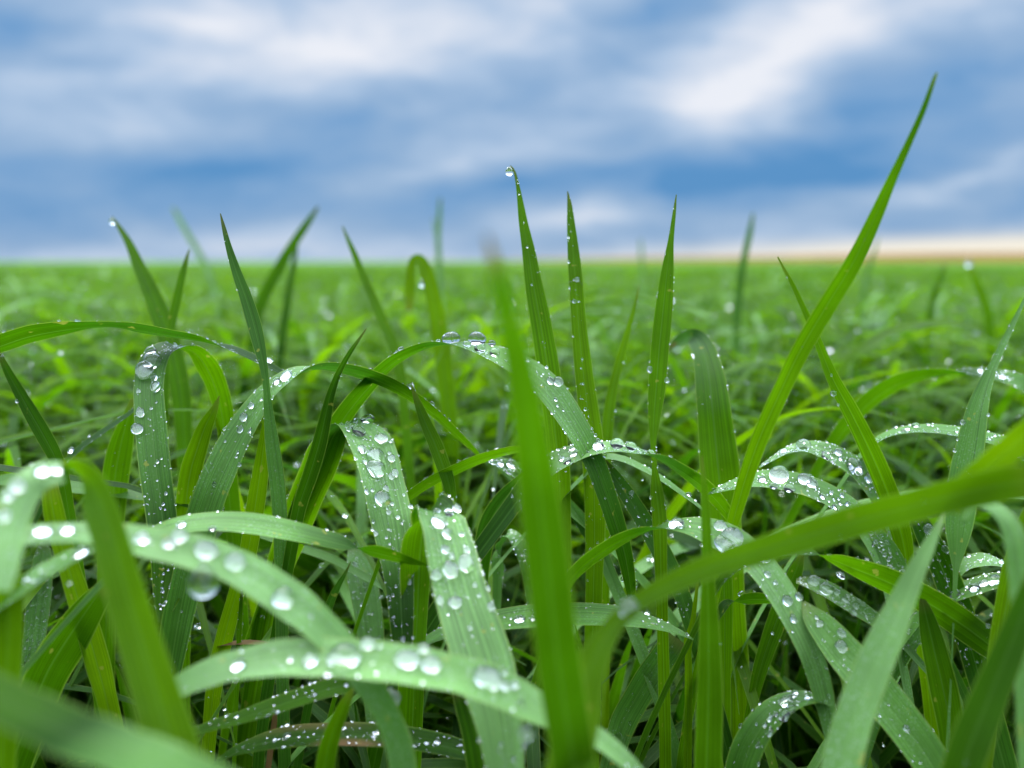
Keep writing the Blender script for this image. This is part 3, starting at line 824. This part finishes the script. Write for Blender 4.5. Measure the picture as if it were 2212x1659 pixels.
drop('tip_drop', 1100, 371, 17, 'clear drop hanging from the hooked tip highest at the centre', hang=True)
drop('drop_tip_back', 243, 478, 14, 'drop hanging from the stout blade tip against the blue sky at left', hang=True)
drop('drop_tip_mid', 889, 834, 14, 'drop balanced on the pointed tip of the short centre blade', hang=True)
drop('far_field_b', 2092, 569, 15, 'blurred round drop at the tip of a far blade near the ochre strip', hang=True)
drop('blur_hairpin', 912, 612, 16, 'blurred drop hanging inside the hairpin bend', hang=True)
drop('second_up', 1239, 651, 9, 'tiny bead halfway up the broad tipped upright blade')
for x, y, s, t in ((977, 737, 34, 'leftmost large domed drop on the crown of the centre arch'), (1030, 741, 36, 'largest domed drop on the crown of the centre arch'),
                   (1062, 745, 15, 'small round drop beside the largest dome on the centre arch'), (1036, 758, 24, 'flat drop on the near edge of the centre arch under the largest dome'),
                   (1068, 768, 22, 'drop at the right end of the row on the centre arch crown'), (1010, 748, 16, 'small drop between the two domes on the centre arch'),
                   (1188, 824, 18, 'left drop of the touching pair beside the upright blade'), (1204, 826, 21, 'right drop of the touching pair beside the upright blade')):
    drop('dome_arch', x, y, s, t, h=.9)
for x, y, s, t in ((795, 909, 28, 'flattened drop on the very bend of the centre fold'), (774, 937, 28, 'drop on the left margin just under the bend of the centre fold'),
                   (825, 951, 28, 'heart shaped drop under the bend of the centre fold'), (780, 973, 20, 'medium drop left of the middle on the centre fold'),
                   (811, 989, 36, 'upper of the two widest drops on the centre fold'), (809, 1016, 38, 'lower of the two widest drops on the centre fold'),
                   (845, 992, 16, 'small drop on the right side above the edge sliver of the centre fold'), (845, 1031, 15, 'small round drop right of the midrib on the centre fold'),
                   (833, 1057, 14, 'small drop just above the greenish round one on the centre fold'), (823, 1079, 36, 'greenish round drop lowest of the big ones on the centre fold'),
                   (839, 1107, 10, 'little bead under the greenish round drop'), (788, 999, 12, 'small bead on the left margin of the centre fold'),
                   (760, 925, 18, 'drop at the left corner of the bend of the centre fold'), (853, 1022, 16, 'sliver shaped drop on the right edge of the centre fold')):
    drop('centre_bent', x, y, s, t)
for x, y, s, t in ((946, 1131, 36, 'wide merged drop near the bend of the blurred centre fold'), (939, 1163, 30, 'white drop below the wide merged one on the blurred fold'),
                   (965, 1156, 24, 'white drop touching the right of its twin near the blurred bend'), (972, 1232, 36, 'left of the two round white drops midway down the blurred fold'),
                   (1007, 1220, 35, 'right of the two round white drops midway down the blurred fold'), (941, 1241, 23, 'drop on the left edge level with the two white drops'),
                   (984, 1303, 28, 'lone white drop below the pair on the blurred fold'), (1009, 1190, 15, 'faint small drop above the white pair'),
                   (1061, 1310, 18, 'drop on the right edge of the blurred fold'), (950, 1298, 17, 'drop on the left edge beside the lone white drop'),
                   (943, 1106, 15, 'bead on the top left corner of the blurred fold'), (968, 1104, 16, 'bead on the top middle of the blurred fold'), (985, 1100, 18, 'bead on the top right corner of the blurred fold')):
    drop('front_bent', x, y, s, t, h=.75)
for x, y, s, t in ((744, 1424, 60, 'biggest bright white drop on the horizontal foreground blade'), (881, 1427, 45, 'second bright drop right of the biggest on the foreground blade'),
                   (929, 1438, 39, 'third bright drop touching close beside the second'), (670, 1431, 30, 'dim drop just left of the biggest on the foreground blade'),
                   (516, 1440, 30, 'faint drop toward the left end of the horizontal foreground blade'), (796, 1392, 28, 'blurred drop on the far rim right of the biggest one'),
                   (1053, 1468, 56, 'bright drop at the right end of the horizontal foreground blade'), (916, 1404, 22, 'blurred bead on the far rim above the bright pair'),
                   (1112, 1480, 18, 'faint bead beyond the bright drop at the right end')):
    drop('front_shelf', x, y, s, t, h=.7, elong=1.15)
drop('front_shelf', 1126, 1525, 24, 'bluish drop hanging below the right end of the foreground blade', hang=True)
for x, y, s, t in ((17, 1166, 46, 'very blurred white drop at the left border'), (94, 1152, 34, 'very blurred drop left of the hooked blade on the foreground arch'),
                   (146, 1149, 30, 'blurred drop tucked just left of the hooked blade'), (305, 1166, 31, 'soft drop just right of the hooked blade on the foreground arch'),
                   (389, 1160, 33, 'white drop with dim twin on the upper foreground arch'), (365, 1176, 24, 'dim bead left of the white drop on the upper arch'),
                   (446, 1192, 44, 'left of the two bright drops above the hanging one'), (507, 1215, 43, 'right of the two bright drops above the hanging one'),
                   (608, 1294, 48, 'bright drop lowest on the foreground arch')):
    drop('front_arch', x, y, s, t, h=.7, elong=1.05)
drop('front_arch', 439, 1258, 68, 'great crescent lit drop hanging under the foreground arch', hang=True)
for x, y, s, t in ((90, 1022, 31, 'blurred drop on the crown of the hooked blade'), (122, 1018, 22, 'blurred bead at the tip of the bend of the hooked blade'), (38, 1052, 32, 'blurred wide drop on the shoulder of the hooked blade'),
                   (17, 1072, 23, 'blurred drop near the left border on the hooked blade'), (10, 1117, 25, 'blurred pale drop low on the hooked blade at the left border')):
    drop('front_hook', x, y, s, t)
drop('front_low_arch', 85, 1250, 30, 'bright blurred drop on the small curved blade at left')
drop('front_low_arch', 178, 1196, 27, 'blurred drop at the tip of the small curved blade at left')
for x, y, s, t in ((328, 764, 23, 'small drop topmost on the left folded blade'), (330, 783, 36, 'wide flat drop under the bend of the left folded blade'), (314, 803, 38, 'pale elongated drop second under the bend of the left folded blade'),
                   (338, 837, 23, 'drop on the right edge of the left folded blade'), (304, 893, 18, 'round drop midway on the left folded blade'), (297, 927, 25, 'clear ring shaped drop on the left edge of the left folded blade')):
    drop('left_bent', x, y, s, t)
for x, y, s, t in ((620, 815, 26, 'drop on the crown of the long grey arch'), (598, 826, 18, 'drop just below the crown of the long grey arch'), (528, 900, 19, 'white drop midway on the long grey arch'), (521, 927, 15, 'lower white drop midway on the long grey arch'), (543, 878, 15, 'small drop above the white ones on the long grey arch')):
    drop('long_arch', x, y, s, t)
drop('front_bridge', 1356, 1315, 42, 'blurred pale drop on the sweeping diagonal blade', h=.8)
for x, y, s, t in ((1681, 1032, 41, 'very large clear round drop on the right half blade crown'), (1735, 1038, 27, 'yellowish oblong drop right of the very large one'), (1752, 1046, 23, 'round drop merged with the yellowish oblong one'),
                   (1703, 1060, 21, 'drop on the near edge below the very large one'), (1646, 1038, 15, 'small drop left of the very large one'), (1670, 1059, 16, 'small drop on the near edge left below the very large one'),
                   (1775, 1074, 15, 'small drop further down from the yellowish one'), (1803, 1097, 15, 'small drop near the sweeping blade on the same leaf')):
    drop('big_drop_leaf', x, y, s, t, h=.85)
for x, y, s, t in ((1735, 970, 30, 'bright drop topmost on the crowded arch'), (1841, 1010, 37, 'large double drop on the crowded arch'), (1874, 1032, 24, 'oval drop right of the double one on the crowded arch'), (1810, 978, 17, 'drop on the far rim of the crowded arch'), (1782, 990, 17, 'drop midway between topmost and double drop'), (1850, 1018, 22, 'white half of the double drop on the crowded arch')):
    drop('crown_beads', x, y, s, t)
for x, y, s, t in ((1464, 1138, 33, 'greenish round drop at the upper end of the bowed blade'), (1555, 1138, 23, 'small drop on the far rim of the bowed blade'), (1581, 1162, 41, 'large pale drop on the bend of the bowed blade'), (1562, 1180, 39, 'brilliant white drop on the bend of the bowed blade'),
                   (1646, 1203, 29, 'bright drop beside the sweeping blade on the bowed blade'), (1628, 1195, 21, 'small drop left of the bright one on the bowed blade'), (1592, 1218, 19, 'bluish drop on the near edge of the bowed blade'),
                   (1698, 1298, 24, 'pair like bluish drop low on the bowed blade'), (1675, 1258, 11, 'tiny bead above the bluish drop on the bowed blade')):
    drop('drop_bow', x, y, s, t)
drop('wide_low', 1815, 1397, 27, 'yellowish round drop on the wide grey green blade')
drop('wide_low', 1770, 1347, 16, 'pale drop near the upper end of the wide grey green blade')
for x, y, s, t in ((1756, 1255, 25, 'round drop at the very end of the speckled blade'), (1782, 1273, 29, 'large clear drop second on the speckled blade'), (1822, 1296, 15, 'third drop down the speckled blade'), (1846, 1310, 15, 'fourth drop down the speckled blade')):
    drop('speckled_low', x, y, s, t)
for x, y, s, t in ((2150, 1258, 28, 'brightest drop near the right border on the short raised blade'), (2106, 1274, 24, 'middle bright drop on the short raised blade'), (2063, 1286, 21, 'dull flat drop lowest on the short raised blade'), (2126, 1262, 18, 'drop between the two bright ones on the short raised blade')):
    drop('right_low_arch', x, y, s, t)
for x, y, s, t in ((1332, 966, 29, 'tallest domed drop on the pale crossing arch'), (1293, 968, 26, 'wide flat drop left of the dome on the pale crossing arch'), (1227, 999, 18, 'white oval drop near the front blade on the pale arch'), (1214, 992, 14, 'small drop by the front blade on the pale arch'), (1240, 983, 15, 'small drop on the far rim of the pale arch'),
                   (1362, 970, 24, 'long flat drop right of the dome on the pale arch'), (1405, 982, 18, 'drop at the right shoulder of the pale arch')):
    drop('shelf_arch', x, y, s, t, h=.8)
for x, y, s, t in ((1699, 1519, 28, 'yellow green drop topmost on the spotted bottom blade'), (1699, 1550, 27, 'green oval drop below the topmost on the spotted blade'), (1667, 1584, 20, 'oval drop lowest right on the spotted blade'), (1713, 1537, 15, 'small drop right of the green oval one'), (1665, 1553, 15, 'small drop left on the spotted blade'), (1655, 1568, 12, 'smallest traced drop left on the spotted blade'), (1639, 1609, 12, 'lone bead low on the spotted blade')):
    drop('drop_hook', x, y, s, t)
drop('low_shelf', 1123, 1341, 21, 'left of two clear drops on the flat striped blade')
drop('low_shelf', 1151, 1339, 17, 'right of two clear drops on the flat striped blade')
drop('blue_low', 851, 1501, 36, 'bright white drop below the horizontal foreground blade')
drop('front_post', 1136, 1584, 30, 'bluish blurred drop at the left side of the big front blade near the bottom', hang=True)
drop('right_wide_back', 2005, 1143, 22, 'yellowish round drop behind the pale pointed blade')
for x, y, s, t in ((1104, 1006, 22, 'grey round drop on the bright loaded blade end'), (1120, 1026, 22, 'pearl drop at the corner of the bright loaded blade end'), (1080, 1004, 15, 'first pearl on the edge of the loaded blade end')):
    drop('mid_drop_shelf', x, y, s, t, h=.9)
drop('second_arch', 459, 1146, 16, 'small pale drop on the smooth second arch')
drop('second_arch', 393, 1136, 20, 'blurred bead at the start of the smooth second arch')
drop('left_slant', 3, 772, 12, 'drop at the upper end of the slim blade on the left border', hang=True)
for x, y in ((1449, 800), (1401, 770), (1392, 812)):
    pass

# smaller beads strewn over the blades that carry water
SHORT = {k: b.label for k, b in BLADES.items()}
cand = []
for key, b in BLADES.items():
    n, m = b.G.shape[:2]
    gu, gv = np.gradient(b.G, axis=0), np.gradient(b.G, axis=1)
    NN = norm(np.cross(gu, gv))
    L_mm = np.linalg.norm(np.diff(b.G[b.i0:, 4], axis=0), axis=1).sum() * 1000
    for kind, cnt in (('face', b.wet * L_mm * 2.0), ('fine', b.wet * L_mm * 5 + L_mm * .04), ('rim', b.beads * L_mm * (.9 if b.R else .32))):
        for _ in range(int(cnt)):
            i = int(rng.integers(b.i0 + 1, n - 2))
            if kind == 'rim':
                j = 0 if rng.random() < .5 else m - 1
                r = rng.lognormal(math.log(.16), .6) / 1000
            elif kind == 'face':
                j = int(rng.integers(1, m - 1))
                r = rng.lognormal(math.log(.25), .5) / 1000
            else:
                j = int(rng.integers(0, m))
                r = rng.lognormal(math.log(.1), .4) / 1000
            if kind != 'rim' and b.R is not None and rng.random() > .12 + NN[i, j, 2] ** 2:
                continue
            p = b.G[i, j].copy()
            jj = min(max(j + (1 if rng.random() < .5 else -1), 0), m - 1)
            f = rng.random() * .9
            p = p * (1 - f) + b.G[min(i + 1, n - 1), j] * f
            if kind != 'rim':
                f = rng.random() * .8
                p = p * (1 - f) + (b.G[i, jj] + b.G[min(i + 1, n - 1), j] - b.G[i, j]) * f if False else p + (b.G[i, jj] - b.G[i, j]) * f
            if p[2] < .05:
                continue
            r = min(r, .0008, b.half[i] * .5)
            if r < .00005:
                continue
            if any(np.linalg.norm(p - q) < r + s for q, s in TAKEN.get(key, [])):
                continue
            nn = NN[i, j]
            if b.R is not None:
                if nn[2] < 0: nn = -nn
            elif nn @ (CAM - p) < 0:
                nn = -nn
            if kind != 'fine':
                TAKEN.setdefault(key, []).append((p, r))
            x, y, d = project(p)
            cand.append((r * FPX / d if -20 < x < 2232 and y < 1680 else 0, key, p, nn, b.T[i], r, kind))
cand.sort(key=lambda c: -c[0])
N_IND = max(0, 296 - N_DROPS)


def short_label(key, kind):
    s = SHORT[key].split()
    txt = ('bead clinging to the edge of the ' if kind == 'rim' else 'small clear bead lying on the ') + ' '.join(s)
    w = txt.split()[:16]
    while w[-1] in ('the', 'a', 'an', 'of', 'in', 'on', 'with', 'and', 'at', 'its', 'to', 'from', 'by', 'whose', 'near', 'behind', 'beside', 'under', 'above', 'below', 'one', 'over', 'up', 'left,', 'that', 'like', 'just', 'down', 'along'):
        w.pop()
    return ' '.join(w).rstrip(',')


for c in cand[:N_IND]:
    _, key, p, nn, t, r, kind = c
    lb = short_label(key, kind)
    add_drop(mat_of(p, nn, t, r * random.uniform(1, 1.35), r, r * random.uniform(.65, .9)), lb, lb)


FILMF = []


def unit_ico(sub):
    me = drop_mesh('tmp', 99 + sub, sub, .0, -.6)
    V = np.array([v.co[:] for v in me.vertices]); F = np.array([p.vertices[:] for p in me.polygons]); FILMF.append(np.array([p.material_index for p in me.polygons]))
    bpy.data.meshes.remove(me)
    return V, F


def batch_drops(items, sub):
    """items: list of (p, n, t, r) -> V, F of all of them."""
    V0, F0 = unit_ico(sub)
    p = np.array([i[0] for i in items]); n = norm(np.array([i[1] for i in items])); t = np.array([i[2] for i in items])
    r = np.array([i[3] for i in items])
    t = norm(t - n * (t * n).sum(1, keepdims=True)); s = np.cross(n, t)
    e = rng.uniform(1, 1.3, len(r))
    V = (p[:, None] + n[:, None] * 3e-5 + V0[None, :, 0, None] * (t * (r * e)[:, None])[:, None]
         + V0[None, :, 1, None] * (s * r[:, None])[:, None] + V0[None, :, 2, None] * (n * (r * .75)[:, None])[:, None])
    F = F0[None] + (np.arange(len(items)) * len(V0))[:, None, None]
    return V.reshape(-1, 3), F.reshape(-1, 3)


BEADS = [batch_drops([(c[2], c[3], c[4], c[5]) for c in cand[N_IND:]], 2)]

# ------------------------------------------------------------------ the sward: ground, crop behind and between
gm = 4000.0
ys = np.concatenate([[-40], np.linspace(-1, 1, 12), np.geomspace(1.3, gm, 40)])
xs = np.concatenate([-np.geomspace(gm, .3, 30), [0], np.geomspace(.3, gm, 30)])
Xg, Yg = np.meshgrid(xs, ys)


def grid_faces(r, c):
    i, j = np.meshgrid(np.arange(r - 1), np.arange(c - 1), indexing='ij')
    return np.stack([i * c + j, i * c + j + 1, (i + 1) * c + j + 1, (i + 1) * c + j], -1).reshape(-1, 4)


V = np.stack([Xg, Yg, np.zeros_like(Xg)], -1).reshape(-1, 3)
link('ground', mesh_from('ground', V, grid_faces(len(ys), len(xs)), SOIL), 'dark damp soil under the crop', 'soil', kind='structure')

# top of the closed crop farther away, a bumpy sheet
ys = np.geomspace(7, 3800, 170)
xs = np.linspace(-1, 1, 420)
Yg = np.repeat(ys[:, None], len(xs), 1)
Xg = xs[None] * Yg * 2.2
Zg = .164 + rng.normal(0, .006, Xg.shape) + .004 * np.sin(Xg * 1.3 + Yg * .7)
Zg[0] = .02
V = np.stack([Xg, Yg, Zg], -1).reshape(-1, 3)
link('field', mesh_from('field', V, grid_faces(len(ys), len(xs)), FIELD), 'even green crop reaching to the horizon', 'field', kind='structure')

# a low golden rise at the horizon, higher towards the right
hx = np.linspace(-200, 2600, 120)
prof = np.clip((hx + 60) / 1500, 0, 1) ** .8 * 24 + .9 * np.sin(hx / 90) * np.clip((hx - 100) / 300, 0, 1) + .8
rows = []
for yy, f in ((1400, -.02), (1480, .35), (1560, .72), (1660, .95), (1800, 1.0), (2200, .9)):
    rows.append(np.stack([hx * yy / 1560, np.full_like(hx, yy), .1 + prof * f], -1))
V = np.array(rows).reshape(-1, 3)
link('hill', mesh_from('hill', V, grid_faces(len(rows), len(hx)), STUBBLE), 'low golden rise of dry stubble along the horizon', 'hill', kind='structure')


def sward(n, y0, y1, seg, hmean, hsd, hcap, wid=(4.5, 7.5), xmargin=.12, lo=.45, xspan=.62, tmax=.8, tmin=0):
    """n blades rooted between y0 and y1: list of arrays of centre lines etc. -> V, F, uv, tint, meta."""
    r = rng
    y = np.sqrt(r.uniform(y0 ** 2, y1 ** 2, n)) if y0 > 0 else r.uniform(y0, y1, n)
    x = r.uniform(-1, 1, n) * (np.abs(y) * xspan + xmargin)
    h = np.clip(r.normal(hmean, hsd, n), .04, None)
    h = np.minimum(h, hcap(y) if callable(hcap) else hcap)
    a = r.uniform(0, 2 * math.pi, n)
    bend = r.random(n)
    reach = h * np.where(bend < lo, r.uniform(.1, .35, n), r.uniform(.65, 1.45, n))
    endz = h * np.where(bend < lo, r.uniform(.93, 1.0, n), r.uniform(.4, .92, n))
    L = np.stack([np.cos(a), np.sin(a), np.zeros(n)], -1)
    P0 = np.stack([x, y, np.full(n, -.003)], -1)
    P1 = P0 + L * (reach * np.where(bend < lo, .2, .22))[:, None]
    P1[:, 2] = h * np.where(bend < lo, .6, 1.28)
    P2 = P0 + L * reach[:, None]
    P2[:, 2] = endz
    t = np.linspace(0, 1, seg + 1)[None, :, None]
    P = (1 - t) ** 2 * P0[:, None] + 2 * t * (1 - t) * P1[:, None] + t ** 2 * P2[:, None]
    # keep the crown at its height
    over = P[:, :, 2].max(1) / np.maximum(h, 1e-4)
    P[:, :, 2] /= np.maximum(over, 1)[:, None]
    T = norm(np.gradient(P, axis=1))
    a2 = a + math.pi / 2 + r.normal(0, .5, n)
    side = np.stack([np.cos(a2), np.sin(a2), r.normal(0, .12, n)], -1)[:, None, :]
    tw = r.normal(0, .45, n)[:, None] * (t[:, :, 0] - .3)
    S = norm(side - (side * T).sum(-1, keepdims=True) * T)
    N = np.cross(T, S)
    S = S * np.cos(tw)[..., None] + N * np.sin(tw)[..., None]
    N = np.cross(T, S)
    w = r.uniform(*wid, n) / 2000
    tt = t[0, :, 0]
    prof = np.minimum(1, .55 + tt * 1.8) * np.minimum(1, (1 - tt) / .5 + .015) ** .8
    hw = w[:, None] * prof[None]
    fold = .25
    U = np.array([-1, 0, 1.0])
    G = P[:, :, None, :] + (hw[..., None, None] * U[None, None, :, None]) * S[:, :, None, :] \
        + (hw[..., None, None] * (np.abs(U) * fold)[None, None, :, None]) * N[:, :, None, :] * np.where(N[:, :, None, 2:3] < 0, -1, 1)
    V = G.reshape(n, -1, 3)
    F = grid_faces(seg + 1, 3)
    uv = np.stack(np.broadcast_arrays((U / 2 + .5)[None, :], (tt * 1.3)[:, None]), -1).reshape(-1, 2)
    tint = np.clip(tmin + r.beta(1.8, 2.4, n) * (tmax - tmin), 0, 1)
    pale = (r.random(n) < np.where(y < .46, .02, np.where(y < 2, .14, .05)))
    tint = np.where(pale, r.uniform(.68, .95, n), tint)
    return V, F, uv, tint, dict(P=P, N=N, T=T, hw=hw, S=S, h=h, y=y)


def clear_of_lens(P):
    """True for blades no point of which stands in the view nearer than the traced ones."""
    x, y, d = project(P.reshape(-1, 3))
    bad = (d > .01) & (d < .192) & (x > -150) & (x < 2362) & (y > -100) & (y < 1720)
    return ~bad.reshape(P.shape[:2]).any(1)


def merge(V, F, uv, tint):
    n, k = V.shape[:2]
    FF = (F[None] + (np.arange(n) * k)[:, None, None]).reshape(-1, F.shape[1])
    return V.reshape(-1, 3), FF, np.tile(uv, (n, 1)), np.repeat(tint, k)


def strew(meta, count, rmed, sd, rmax, tmin=.35):
    P, N, T, hw = meta['P'], meta['N'], meta['T'], meta['hw']
    n, s = P.shape[:2]
    out = []
    for _ in range(count):
        i = int(rng.integers(0, n)); k = int(rng.integers(int(s * tmin), s - 1))
        nn = N[i, k] * (1 if N[i, k, 2] >= 0 else -1)
        r = min(rng.lognormal(math.log(rmed), sd) / 1000, rmax / 1000, max(hw[i, k] * .8, .0003))
        p = P[i, k] + meta['S'][i, k] * hw[i, k] * rng.uniform(-.8, .8) + nn * hw[i, k] * .12
        out.append((p, nn, T[i, k], r))
    return out


# individual blades between and just behind the traced ones
ITEMS = []
cap_near = lambda y: np.where(y < .135, .055, np.where(y < .2, .085, CAMZ - .028 - .06 * np.clip((.42 - y) / .2, 0, 1)))
for cnt, y0, y1, cap, lo, t0, t1_, low in ((86, .15, .46, cap_near, .3, .4, .56, True),  # darkest leaf tint, standing in for deep shade between the stems
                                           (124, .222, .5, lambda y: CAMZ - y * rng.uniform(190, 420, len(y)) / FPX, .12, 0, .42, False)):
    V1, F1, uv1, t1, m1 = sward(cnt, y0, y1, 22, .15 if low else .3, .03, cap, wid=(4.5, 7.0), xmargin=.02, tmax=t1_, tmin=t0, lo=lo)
    if not low:
        t1 = np.where(rng.random(cnt) < .5, rng.uniform(.65, .92, cnt), t1)
    okn = clear_of_lens(m1['P'])
    for i in np.argsort(m1['y']):
        if not okn[i]:
            continue
        y, h = m1['y'][i], m1['h'][i]
        up = m1['P'][i, -1, 2] > .9 * h
        if not low:
            lb = ('slim blade rising' if up else 'dewy blade arching') + (' just behind the sharp blades' if y < .32 else ' in soft focus behind the sharp blades')
        elif y < .25:
            lb = 'low dark upright blade deep among the stems' if up else 'low dark bent blade deep among the stems'
        else:
            lb = 'short upright blade in the thick growth behind' if up else 'short drooping blade in the thick growth behind'
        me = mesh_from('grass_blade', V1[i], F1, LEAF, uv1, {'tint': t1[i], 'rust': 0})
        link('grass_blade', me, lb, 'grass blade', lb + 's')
    ITEMS.append(strew(m1, 700 if low else 1500, .3, .55, 1.3))
items = ITEMS[0] + ITEMS[1]

parts = []
specs = [  # n, y0, y1, seg, hmean, hsd, cap
    (1000, .15, .3, 12, .13, .03, cap_near),
    (1900, .3, .46, 16, .15, .02, cap_near),
    (2300, .44, .8, 14, .166, .016, CAMZ - .012),
    (11000, .8, 2.0, 9, .168, .014, CAMZ - .008),
    (25000, 2.0, 5.0, 5, .168, .014, CAMZ - .004),
    (40000, 5.0, 11.0, 4, .166, .015, CAMZ + .002)]
for k, (n, y0, y1, seg, hm, hs, cap) in enumerate(specs):
    V, F, uv, tn, meta = sward(n, y0, y1, seg, hm, hs, cap, lo=.3 if y0 < .8 else .45, tmax=.57 if y0 < .2 else .5 if y0 < .4 else .46, tmin=.4 if y0 < .2 else 0, xspan=.62 if y0 < .7 else 1.0, wid=(3.2, 6.0) if y0 < 1.9 else (4.0, 7.0))  # nearest band takes the darkest tint: gap shade put into its colour
    ok = clear_of_lens(meta['P']) if k == 0 else slice(None)
    parts.append(merge(V[ok], F, uv, tn[ok]))
    if k < 5:
        items += strew(meta, [1500, 3500, 8000, 9000, 6000][k], [.34, .42, .6, .85, 1.1][k], .5, 2.4)
# around and behind the camera, kept low in front of the lens
V, F, uv, tn, meta = sward(3200, -.5, .14, 8, .17, .03, lambda y: np.where(y > .03, .05, np.where(y > -.03, .13, .2)), xmargin=.4, xspan=.3)
ok = clear_of_lens(meta['P'])
parts.append(merge(V[ok], F, uv, tn[ok]))
# the crop standing to both sides of the view
V, F, uv, tn, meta = sward(1800, .02, .5, 8, .16, .02, lambda y: CAMZ - .02, xmargin=.5, xspan=.62)
ok = (np.abs(meta['P'][:, 0, 0]) > meta['y'] * .62 + .1) & clear_of_lens(meta['P'])
parts.append(merge(V[ok], F, uv, tn[ok]))
off = 0
VV, FF, UU, TT = [], [], [], []
for V, F, uv, tn in parts:
    VV.append(V); FF.append(F + off); UU.append(uv); TT.append(tn); off += len(V)
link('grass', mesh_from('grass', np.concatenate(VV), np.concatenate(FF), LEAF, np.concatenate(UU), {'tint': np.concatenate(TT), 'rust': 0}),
     'dense wet green crop filling the field behind the sharp blades', 'grass', kind='stuff')

BEADS.append(batch_drops(items, 2))
off, VV, FF = 0, [], []
for V, F in BEADS:
    VV.append(V); FF.append(F + off); off += len(V)
bead_me = mesh_from('water_beads', np.concatenate(VV), np.concatenate(FF), WATER)
bead_me.materials.append(FILM)
nb = len(np.concatenate(FF)) // len(FILMF[0])
mi = np.tile(FILMF[0], nb) * np.repeat(rng.random(nb) < .5, len(FILMF[0]))
if len(mi) == len(bead_me.polygons):
    bead_me.polygons.foreach_set('material_index', mi.astype(np.int32))
link('water_beads', bead_me,
     'countless fine rain beads glistening all over the crop', 'water beads', kind='stuff')
print('blades', len(BLADES), 'drops', N_DROPS, 'cand', len(cand), 'items', len(items))
